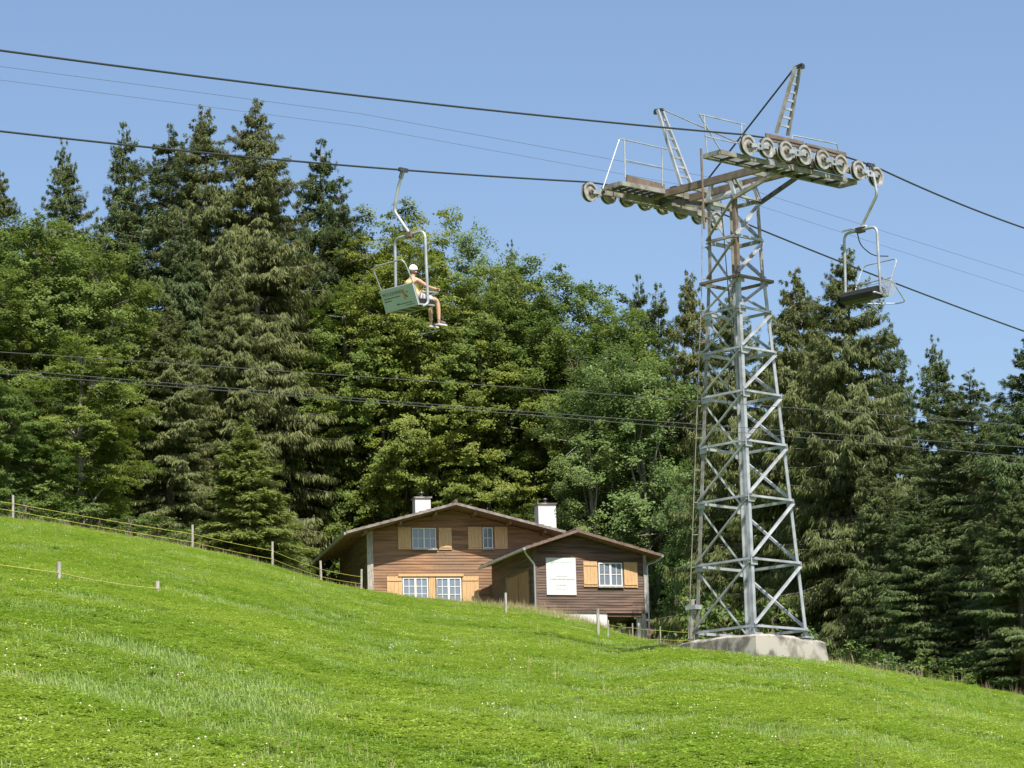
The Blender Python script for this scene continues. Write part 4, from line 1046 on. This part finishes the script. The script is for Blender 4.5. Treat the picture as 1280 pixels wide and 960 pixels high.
NM = {'sA': 'spruce_tree', 'sB': 'spruce_tree', 'sC': 'spruce_tree', 'sD': 'fir_tree', 'sE': 'spruce_tree', 'sY': 'young_spruce', 'bA': 'beech_tree', 'bB': 'beech_tree', 'bC': 'maple_tree', 'bD': 'ash_tree', 'bE': 'maple_tree', 'hA': 'shrub', 'hB': 'shrub'}
trng = random.Random(99)
def tree(kind, px, py, Y, label=None, wscale=1., group=None, rot=None, cat='tree'):
    tp_ = P(px, py, Y); g = gz(tp_.x, Y); _k, H, tm, cr = PR[kind]; sc_ = (tp_.z - g) / H
    root = thing(NM[kind], (tp_.x, Y, g - .1), label, cat, group)
    wsx = wscale * max(.75, min(1.25, sc_)) ** .3 if kind[0] != 'h' else wscale
    root.rotation_euler = (R(trng.uniform(-1.5, 1.5)), R(trng.uniform(-1.5, 1.5)), trng.uniform(0, 6.28) if rot is None else rot)
    root.scale = (wsx, wsx, sc_)
    for nm, m_ in (('trunk', tm), ('crown', cr)):
        o = bpy.data.objects.new(nm, m_); col.objects.link(o); o.parent = root
    return root
# labels shared by look-alikes that only their place tells apart carry the group too
GA = ('dark conifer standing in the back row of the forest', 'conifers in the back row of the forest')
GB = ('leafy green broadleaf tree in the wood behind the chalet', 'broadleaf trees behind the chalet')
GC = ('tall drooping olive-green spruce in the stand behind the lattice tower', 'spruces behind the lattice tower')
GD = ('bushy green broadleaf tree at the forest edge above the fence', 'broadleaf trees above the fence')
TREES = [
    # left conifers
    ('sC', 2, 200, 152, 'slender spruce with sparse top beside the uppermost fence post', 1.0, None),
    ('sB', 86, 172, 160, 'spruce with an open spiky top above the leafy forest edge', .95, None),
    ('sE', 160, 150, 158, 'narrow spruce standing close beside the broad bluish fir', .9, None),
    ('sD', 203, 151, 156, 'broad bluish fir with a rounded top laden with pale cones', 1.3, None),
    ('sA', 265, 128, 154, 'tall drooping spruce, the slightly shorter of the twin giants', 1.08, None),
    ('sA', 314, 119, 155, 'tallest drooping spruce, its twin leaders rising above the forest', 1.14, None),
    ('sE', 389, 170, 162, 'dark pointed spruce beside the tallest drooping spruce', 1.25, None),
    ('sD', 436, 238, 160, *GA[:1], .9, GA[1]), ('sB', 40, 262, 166, *GA[:1], 1., GA[1]), ('sB', 345, 215, 168, *GA[:1], 1.1, GA[1]), ('sE', 120, 265, 168, *GA[:1], 1., GA[1]),
    ('sE', 228, 260, 150, 'slim spruce in front of the bluish fir', .9, None), ('sC', 346, 300, 158, 'drooping spruce half hidden against the dark pointed spruce', 1., None),
    ('sY', 306, 524, 134.5, 'young bright green spruce just behind the yellow fence tape', 1.35, None),
    ('sB', 655, 302, 172, 'small conifer top peeping over the broadleaf canopy', .8, None),
    ('sE', 785, 343, 164, 'slimmer of two dark spruces standing close together beside the tower', .75, None), ('sE', 806, 350, 162, 'wider of two dark spruces standing close together beside the tower', 1.0, None),
    # left broadleaves
    ('bC', 48, 262, 143, *GD[:1], 1.05, GD[1]), ('bC', 128, 292, 144, *GD[:1], .85, GD[1]), ('bB', 100, 420, 137, *GD[:1], .85, GD[1]), ('bE', -8, 330, 139, *GD[:1], .9, GD[1]), ('bC', 10, 470, 134, *GD[:1], .65, GD[1]), ('sC', 212, 380, 144, 'drooping spruce rising between the maples and the young bright spruce', 1., None), ('sC', 285, 330, 147, 'drooping olive spruce close behind the young bright spruce', .95, None),
    # behind the chalet
    ('bA', 470, 262, 160, *GB[:1], 1., GB[1]), ('bA', 522, 254, 161, *GB[:1], .95, GB[1]), ('bB', 430, 345, 157, *GB[:1], .9, GB[1]), ('bB', 545, 330, 158, *GB[:1], 1.0, GB[1]),
    ('bB', 480, 420, 156, *GB[:1], .9, GB[1]), ('bE', 636, 330, 160, *GB[:1], .9, GB[1]), ('bE', 686, 318, 162, *GB[:1], 1., GB[1]), ('bE', 742, 345, 162, *GB[:1], .95, GB[1]),
    ('bB', 600, 420, 157, *GB[:1], 1., GB[1]), ('bB', 545, 500, 156, *GB[:1], .85, GB[1]), ('bA', 650, 470, 158, *GB[:1], .8, GB[1]), ('bC', 395, 440, 162, *GB[:1], .8, GB[1]), ('bC', 720, 400, 156, *GB[:1], .9, GB[1]), ('bB', 690, 520, 156, *GB[:1], .75, GB[1]), ('bA', 575, 360, 165, *GB[:1], 1., GB[1]),
    ('bC', 390, 530, 159, *GB[:1], .6, GB[1]),
    ('bA', 500, 300, 157, *GB[:1], .95, GB[1]), ('bE', 610, 345, 158, *GB[:1], .9, GB[1]), ('bE', 665, 380, 158, *GB[:1], 1., GB[1]), ('bC', 770, 380, 158, *GB[:1], .9, GB[1]), ('bC', 450, 300, 163, *GB[:1], .9, GB[1]),
    ('bC', 95, 300, 148, *GD[:1], 1.1, GD[1]), ('bC', 15, 280, 150, *GD[:1], 1., GD[1]),
    ('bD', 590, 281, 168, 'pale grey-green ash with feathery top above the canopy', 1., None),
    ('bD', 735, 470, 150, 'pale green ash nearest the taller chimney', .95, None), ('bD', 806, 425, 150, 'large pale green ash beside the annex', 1.2, None), ('bD', 850, 575, 146, 'smaller pale green ash between the annex and the tower', .62, None), ('bE', 835, 470, 152, *GB[:1], .8, GB[1]),
    # right spruces
    ('sC', 872, 330, 151, *GC[:1], .85, GC[1]), ('sA', 912, 352, 132, *GC[:1], .9, GC[1]), ('sC', 992, 328, 120, *GC[:1], 1., GC[1]), ('sA', 1060, 304, 114, *GC[:1], .95, GC[1]), ('sA', 1025, 372, 124, *GC[:1], .85, GC[1]), ('sC', 952, 420, 134, *GC[:1], .9, GC[1]),
    ('sB', 1100, 400, 126, *GC[:1], .8, GC[1]), ('sC', 1020, 500, 116, *GC[:1], .8, GC[1]), ('sC', 940, 560, 122, *GC[:1], .8, GC[1]),
    ('sB', 1161, 421, 113, 'pointed spruce with sparse tip between the empty chair and the dark spruces', .85, None),
    ('sD', 1216, 462, 106, 'broad dark spruce at the low end of the meadow crest', 1.1, None), ('sB', 1290, 405, 100, 'spruce reaching thin bare branches in beside the dark broad one', 1., None),
    ('sE', 1128, 500, 118, *GA[:1], .9, GA[1]), ('sB', 1180, 500, 120, *GA[:1], .95, GA[1]), ('sB', 1256, 500, 116, *GA[:1], 1., GA[1]), ('sB', 1150, 600, 104, *GA[:1], .8, GA[1]), ('sE', 1265, 600, 97, *GA[:1], .8, GA[1]), ('sE', 1330, 470, 108, *GA[:1], 1., GA[1]), ('sE', 1085, 560, 108, *GA[:1], .7, GA[1]),
]
KIND = {GB[0]: {'bA': 'tall yellow-green beech in the wood behind the chalet', 'bB': 'shorter bushy beech close behind the chalet', 'bC': 'broad green maple in the wood behind the chalet', 'bE': 'slender green maple in the wood behind the chalet'},
        GC[0]: {'sA': 'tallest broad spruce with long drooping twigs behind the lattice tower', 'sC': 'slim olive-green spruce with drooping twigs behind the lattice tower', 'sB': 'dark green spruce squeezed between the olive ones behind the lattice tower'},
        GD[0]: {'bC': 'broad green maple at the forest edge above the fence', 'bB': 'low yellow-green beech at the forest edge above the fence', 'bE': 'slender maple at the upper end of the fence'},
        GA[0]: {'sB': 'dark spruce standing in the back row of the forest', 'sE': 'slim pointed spruce standing in the back row of the forest', 'sD': 'dark fir with flat branches in the back row of the forest'}}
for t_ in TREES: tree(t_[0], t_[1], t_[2], t_[3], KIND.get(t_[4], {}).get(t_[0], t_[4]), t_[5], t_[6])
GS = ('low leafy shrub in the undergrowth at the forest edge', 'shrubs at the forest edge')
SHR = [('hA', 100, 625, 128, 1.), ('hB', 30, 618, 130, 1.1), ('hB', 160, 640, 130, 1.), ('hA', 60, 600, 134, 1.2), ('hA', 200, 640, 134, 1.), ('hB', 250, 650, 136, 1.), ('hA', 335, 660, 139, .9), ('hB', 372, 690, 147, .6),
       ('hA', 1060, 800, 92, .8), ('hB', 1100, 815, 92, 1.), ('hB', 1150, 818, 94, 1.), ('hA', 1200, 812, 97, 1.), ('hB', 1240, 838, 97, .9), ('hA', 1275, 835, 98, .9), ('hB', 1010, 785, 95, .8), ('hA', 905, 745, 112, 1.), ('hA', 860, 740, 130, 1.1), ('hB', 845, 768, 138, .6), ('hB', 780, 768, 146, .9), ('hA', 840, 700, 140, 1.1), ('hA', 960, 745, 105, 1.)]
for k, px, py, Y, ws in SHR:
    wh = 'at the forest edge behind the upper fence' if px < 390 else ('beyond the low end of the meadow crest' if px > 1000 else 'in the undergrowth between annex and tower')
    tree(k, px, py, Y, ('taller leafy shrub ' if k == 'hA' else 'low spreading shrub ') + wh, ws, 'shrubs ' + wh, cat='shrub')

# ------------------------------------------------------------------ fences
prng = random.Random(5)
def fence(posts, tapes, label, r=.055, ext=None, tr=.009):
    root = None; tops = []
    for (px, yb, yt, Y) in posts:
        b_ = P(px, yb, Y); g = gz(b_.x, Y)
        if root is None: root = thing('fence', (b_.x, Y, g), label, 'fence')
        top = P(px + prng.uniform(-1, 1), yt, Y); base = Vector((b_.x, Y, min(g, b_.z) - .3))
        m = MB(); m.tube([base, base.lerp(top, .5) + Vector((prng.uniform(-.01, .01), 0, 0)), top], r, 8, r * .9); m.build('post', post_m, root, smooth=True); tops.append((b_, top))
    for fr in tapes:
        pts = [b_.lerp(top, fr) - Vector((0, r + .005, 0)) for b_, top in tops]
        if ext: pts = [pts[0] + (pts[0] - pts[1]).normalized() * ext[0]] + pts if ext[0] else pts
        if ext and ext[1]: pts = pts + [P(*e_) for e_ in ext[2:3]]
        out = []
        for a, b in zip(pts, pts[1:]):
            for k in range(8): t = k / 8; out.append(a.lerp(b, t) - UP * (.03 * 4 * t * (1 - t)))
        out.append(pts[-1]); MB().tube(out, tr, 5).build('tape', tape_m, root)
    return root
fence([(16, 650, 619, 121), (240, 690, 656, 125.5), (340, 711, 677, 129.5), (401.5, 732, 701, 133), (451, 740, 711.5, 136)], (.66, .36), 'upper electric fence with two yellow tapes along the forest edge', ext=(6, 0))
# posts of the lower fence stand on the meadow
def onm(px, py, h): p = hit_ground(px, py); return (px, py, py - h * FPX / p.y, p.y)
g1, g2 = onm(73, 733, .0), onm(197, 747, .0)
fence([(73, 734, 702, g1[3]), (197, 748, 726.5, g2[3])], (.55,), 'lower short fence with one yellow tape on the open meadow', ext=(8, 0), r=.042)
fence([(546, 756, 724, 135.5), (633, 772, 741, onm(633, 771, 0)[3]), (747.5, 800, 761, onm(747.5, 799, 0)[3])], (.25,), 'grey posts with a sagging yellow tape in front of the chalet', r=.05)
fence([(759.5, 804, 775, onm(759.5, 803, 0)[3]), (790, 808, 779, 124), (825, 808, 783, 126), (868, 808, 786, 128)], (.35, .8), 'thin posts with yellow tapes crossing between annex and tower', r=.032)

# ------------------------------------------------------------------ grass, clover, flowers: instanced tufts
tcol = bpy.data.collections.new('tuft_sources')
def tuft(name, seed, n, hmin, hmax, spread, wd, mt, lean=.45):
    rg = random.Random(seed); m = MB()
    for k in range(n):
        a = rg.uniform(0, 6.28); r = spread * math.sqrt(rg.random()); x, y = r * math.cos(a), r * math.sin(a); h = rg.uniform(hmin, hmax); az = rg.uniform(0, 6.28); ln = rg.uniform(.1, lean) * h
        sx, sy = -math.sin(az) * wd, math.cos(az) * wd; dx, dy = math.cos(az) * ln, math.sin(az) * ln; i = len(m.v)
        m.v += [Vector((x - sx, y - sy, -.03)), Vector((x + sx, y + sy, -.03)), Vector((x + dx * .35 + sx * .85, y + dy * .35 + sy * .85, h * .6)), Vector((x + dx * .35 - sx * .85, y + dy * .35 - sy * .85, h * .6)), Vector((x + dx, y + dy, h * (1 - .25 * ln / h)))]
        m.f += [[i, i + 1, i + 2, i + 3], [i + 3, i + 2, i + 4]]
    me = bpy.data.meshes.new(name); me.from_pydata([tuple(v) for v in m.v], [], m.f); me.materials.append(mt); o = bpy.data.objects.new(name, me); tcol.objects.link(o); return o
def clover(name, seed, n, mt, flower=None):
    rg = random.Random(seed); m = MB(); mats = []
    for k in range(n):
        a = rg.uniform(0, 6.28); r = .14 * math.sqrt(rg.random()); x, y = r * math.cos(a), r * math.sin(a); h = rg.uniform(.04, .11); tl_ = rg.uniform(-.5, .5); az = rg.uniform(0, 6.28)
        for j in range(3):
            b = az + j * 2.09; s = rg.uniform(.018, .030); c, sn = math.cos(b), math.sin(b); z = h + tl_ * .02; up_ = rg.uniform(-.2, .5) * s; i = len(m.v)
            m.v += [Vector((x, y, z)), Vector((x + c * s - sn * s * .5, y + sn * s + c * s * .5, z + up_)), Vector((x + c * s * 1.7, y + sn * s * 1.7, z + up_)), Vector((x + c * s + sn * s * .5, y + sn * s - c * s * .5, z + up_))]
            m.f.append([i, i + 1, i + 2, i + 3]); mats.append(0)
    if flower:
        for k in range(flower[1]):
            a = rg.uniform(0, 6.28); r = .12 * rg.random(); c = Vector((r * math.cos(a), r * math.sin(a), rg.uniform(.11, .17))); b0 = len(m.f)
            m.lathe([(.001, .011), (.010, .006), (.012, -.004), (.001, -.010)], c, UP, 6, False); m.tube([Vector((c.x, c.y, 0)), c], .002, 3)
            nf_ = len(m.f) - b0; mats += [1] * (nf_ - 5) + [0] * 5
    me = bpy.data.meshes.new(name); me.from_pydata([tuple(v) for v in m.v], [], m.f); me.materials.append(mt)
    if flower: me.materials.append(flower[0]); me.polygons.foreach_set('material_index', mats)
    o = bpy.data.objects.new(name, me); tcol.objects.link(o); return o
# the order of names is the order of instance indices
tuft('a0', 1, 26, .04, .11, .16, .0036, gr_blade); tuft('a1', 2, 26, .05, .14, .17, .0036, gr_blade, .6); tuft('a2', 3, 24, .04, .10, .17, .004, gr_blade, .8)
clover('b0', 4, 26, gr_clover); clover('b1', 5, 24, gr_clover); clover('b2', 6, 16, gr_clover, (fl_white, 3)); clover('b3', 7, 14, gr_clover, (fl_yellow, 1))
tuft('c0', 8, 9, .14, .38, .13, .003, gr_dry, .35); tuft('c1', 9, 7, .30, .62, .15, .003, gr_dry, .3)

def vnoise(x, y, s, seed):
    rg = np.random.default_rng(seed); G = rg.random((256, 256)); fx, fy = x / s, y / s; ix, iy = np.floor(fx).astype(int), np.floor(fy).astype(int); tx, ty = fx - ix, fy - iy
    tx = tx * tx * (3 - 2 * tx); ty = ty * ty * (3 - 2 * ty); g = lambda a, b: G[a % 256, b % 256]
    return (g(ix, iy) * (1 - tx) + g(ix + 1, iy) * tx) * (1 - ty) + (g(ix, iy + 1) * (1 - tx) + g(ix + 1, iy + 1) * tx) * ty
grg = np.random.default_rng(77)
NP = 210000
yy_ = 12 + (146 - 12) * grg.random(NP)                      # density falls as 1/distance
xx_ = grg.uniform(-.205, .205, NP) * yy_
ye_ = 6 + 90 * grg.random(90000) ** 1.4; xe_ = grg.choice([-1, 1], 90000) * (.205 * ye_ + 10 * grg.random(90000))   # thinner cover beyond
xx_ = np.concatenate([xx_, xe_]); yy_ = np.concatenate([yy_, ye_]); uu_ = xx_ / yy_
ycl = np.interp(uu_, UU, YC)
keep = yy_ < ycl + 7; xx_, yy_, ycl = xx_[keep], yy_[keep], ycl[keep]
# keep the footing and the houses clear
rel = np.stack([xx_ - axis0.x, yy_ - axis0.y], -1); inn_ = (np.abs(rel @ np.array([nd.x, nd.y])) < 1.27) & (np.abs(rel @ np.array([ld.x, ld.y])) < 1.27)
hs_ = (np.stack([xx_ - FB.p0.x, yy_ - FB.p0.y], -1) @ np.array([-FB.nr.x, -FB.nr.y]) > -.05) & (xx_ > FB.p0.x - .2) & (xx_ < FB.W(sR, 0, 0).x)
hs2 = (np.stack([xx_ - FM.p0.x, yy_ - FM.p0.y], -1) @ np.array([-FM.nr.x, -FM.nr.y]) > -.1) & (xx_ > FM.p0.x - .1)
keep = ~(inn_ | hs_ | hs2); xx_, yy_, ycl = xx_[keep], yy_[keep], ycl[keep]; n_ = len(xx_)
zz_ = ground_np(xx_, yy_)
far = np.clip((yy_ - 22) / 100, 0, 1)
patch = .6 * vnoise(xx_ + 300, yy_ * .6 + 300, 1.7, 1) + .4 * vnoise(xx_ + 300, yy_ + 300, .6, 2)
cl_p = 1 / (1 + np.exp(-(patch - .50) / .08))
idx = np.where(grg.random(n_) < cl_p * .92, grg.choice([3, 4], n_), grg.choice([0, 1, 2], n_))
fl = vnoise(xx_ + 90, yy_ + 90, 2.2, 3); isf = (idx >= 3) & (grg.random(n_) < .05) & (fl > .66); idx[isf] = 5
isy = (grg.random(n_) < .0008); idx[isy] = 6
# dry stalks along the crest and in a few thin places
dcr = np.exp(-np.abs(yy_ - ycl + 1.5) / 1.6) * np.where(xx_ / yy_ < -.03, .6, np.where(xx_ / yy_ > .08, .28, .7))
fr_ = np.exp(-(((xx_ / yy_ - .020) / .028) ** 2)) * np.clip((yy_ - 108) / 14, 0, 1) * .45
dp = np.clip(dcr, 0, .8) + fr_ + .025 * (vnoise(xx_ + 50, yy_ + 50, 1.3, 9) > .74)
isd = grg.random(n_) < dp; idx[isd] = np.where(grg.random(isd.sum()) < .75, 7, 8)
idx[(idx == 8) & (xx_ / yy_ < .08) & (grg.random(n_) < .7)] = 7
scl = grg.uniform(.75, 1.2, n_) * (.95 + .55 * far) * (.85 + .3 * vnoise(xx_ + 20, yy_ + 20, 3.1, 5))
scl[isd] *= .75; scl[idx == 5] *= .62; scl[idx == 6] *= .8
pm = bpy.data.meshes.new('meadow_grass'); pm.vertices.add(n_); pm.vertices.foreach_set('co', np.stack([xx_, yy_, zz_ - .01], -1).astype(np.float32).ravel())
a_ = pm.attributes.new('rot', 'FLOAT_VECTOR', 'POINT'); a_.data.foreach_set('vector', np.stack([grg.normal(0, .09, n_), grg.normal(0, .09, n_), grg.uniform(0, 6.28, n_)], -1).astype(np.float32).ravel())
a_ = pm.attributes.new('scl', 'FLOAT', 'POINT'); a_.data.foreach_set('value', scl.astype(np.float32))
a_ = pm.attributes.new('idx', 'INT', 'POINT'); a_.data.foreach_set('value', idx.astype(np.int32))
go = bpy.data.objects.new('meadow_grass', pm); col.objects.link(go); tag(go, 'short sunlit grass and clover covering the meadow', 'grass', kind='stuff')
ng = bpy.data.node_groups.new('scatter', 'GeometryNodeTree'); ng.interface.new_socket('Geometry', in_out='INPUT', socket_type='NodeSocketGeometry'); ng.interface.new_socket('Geometry', in_out='OUTPUT', socket_type='NodeSocketGeometry')
gi, g_o = ng.nodes.new('NodeGroupInput'), ng.nodes.new('NodeGroupOutput'); ip = ng.nodes.new('GeometryNodeInstanceOnPoints'); ci = ng.nodes.new('GeometryNodeCollectionInfo')
ci.inputs['Collection'].default_value = tcol; ci.inputs['Separate Children'].default_value = True; ci.inputs['Reset Children'].default_value = True
def na(nm, dt): a = ng.nodes.new('GeometryNodeInputNamedAttribute'); a.data_type = dt; a.inputs['Name'].default_value = nm; return a.outputs['Attribute']
L_ = ng.links.new; m2p = ng.nodes.new('GeometryNodeMeshToPoints')
L_(gi.outputs[0], m2p.inputs[0]); L_(m2p.outputs[0], ip.inputs['Points']); L_(ci.outputs[0], ip.inputs['Instance']); ip.inputs['Pick Instance'].default_value = True
L_(na('idx', 'INT'), ip.inputs['Instance Index'])
e2r = ng.nodes.new('FunctionNodeEulerToRotation'); L_(na('rot', 'FLOAT_VECTOR'), e2r.inputs[0]); L_(e2r.outputs[0], ip.inputs['Rotation'])
L_(na('scl', 'FLOAT'), ip.inputs['Scale']); L_(ip.outputs[0], g_o.inputs[0])
md = go.modifiers.new('scatter', 'NODES'); md.node_group = ng
for o in bpy.data.objects:
    if '_o' in o: del o['_o']
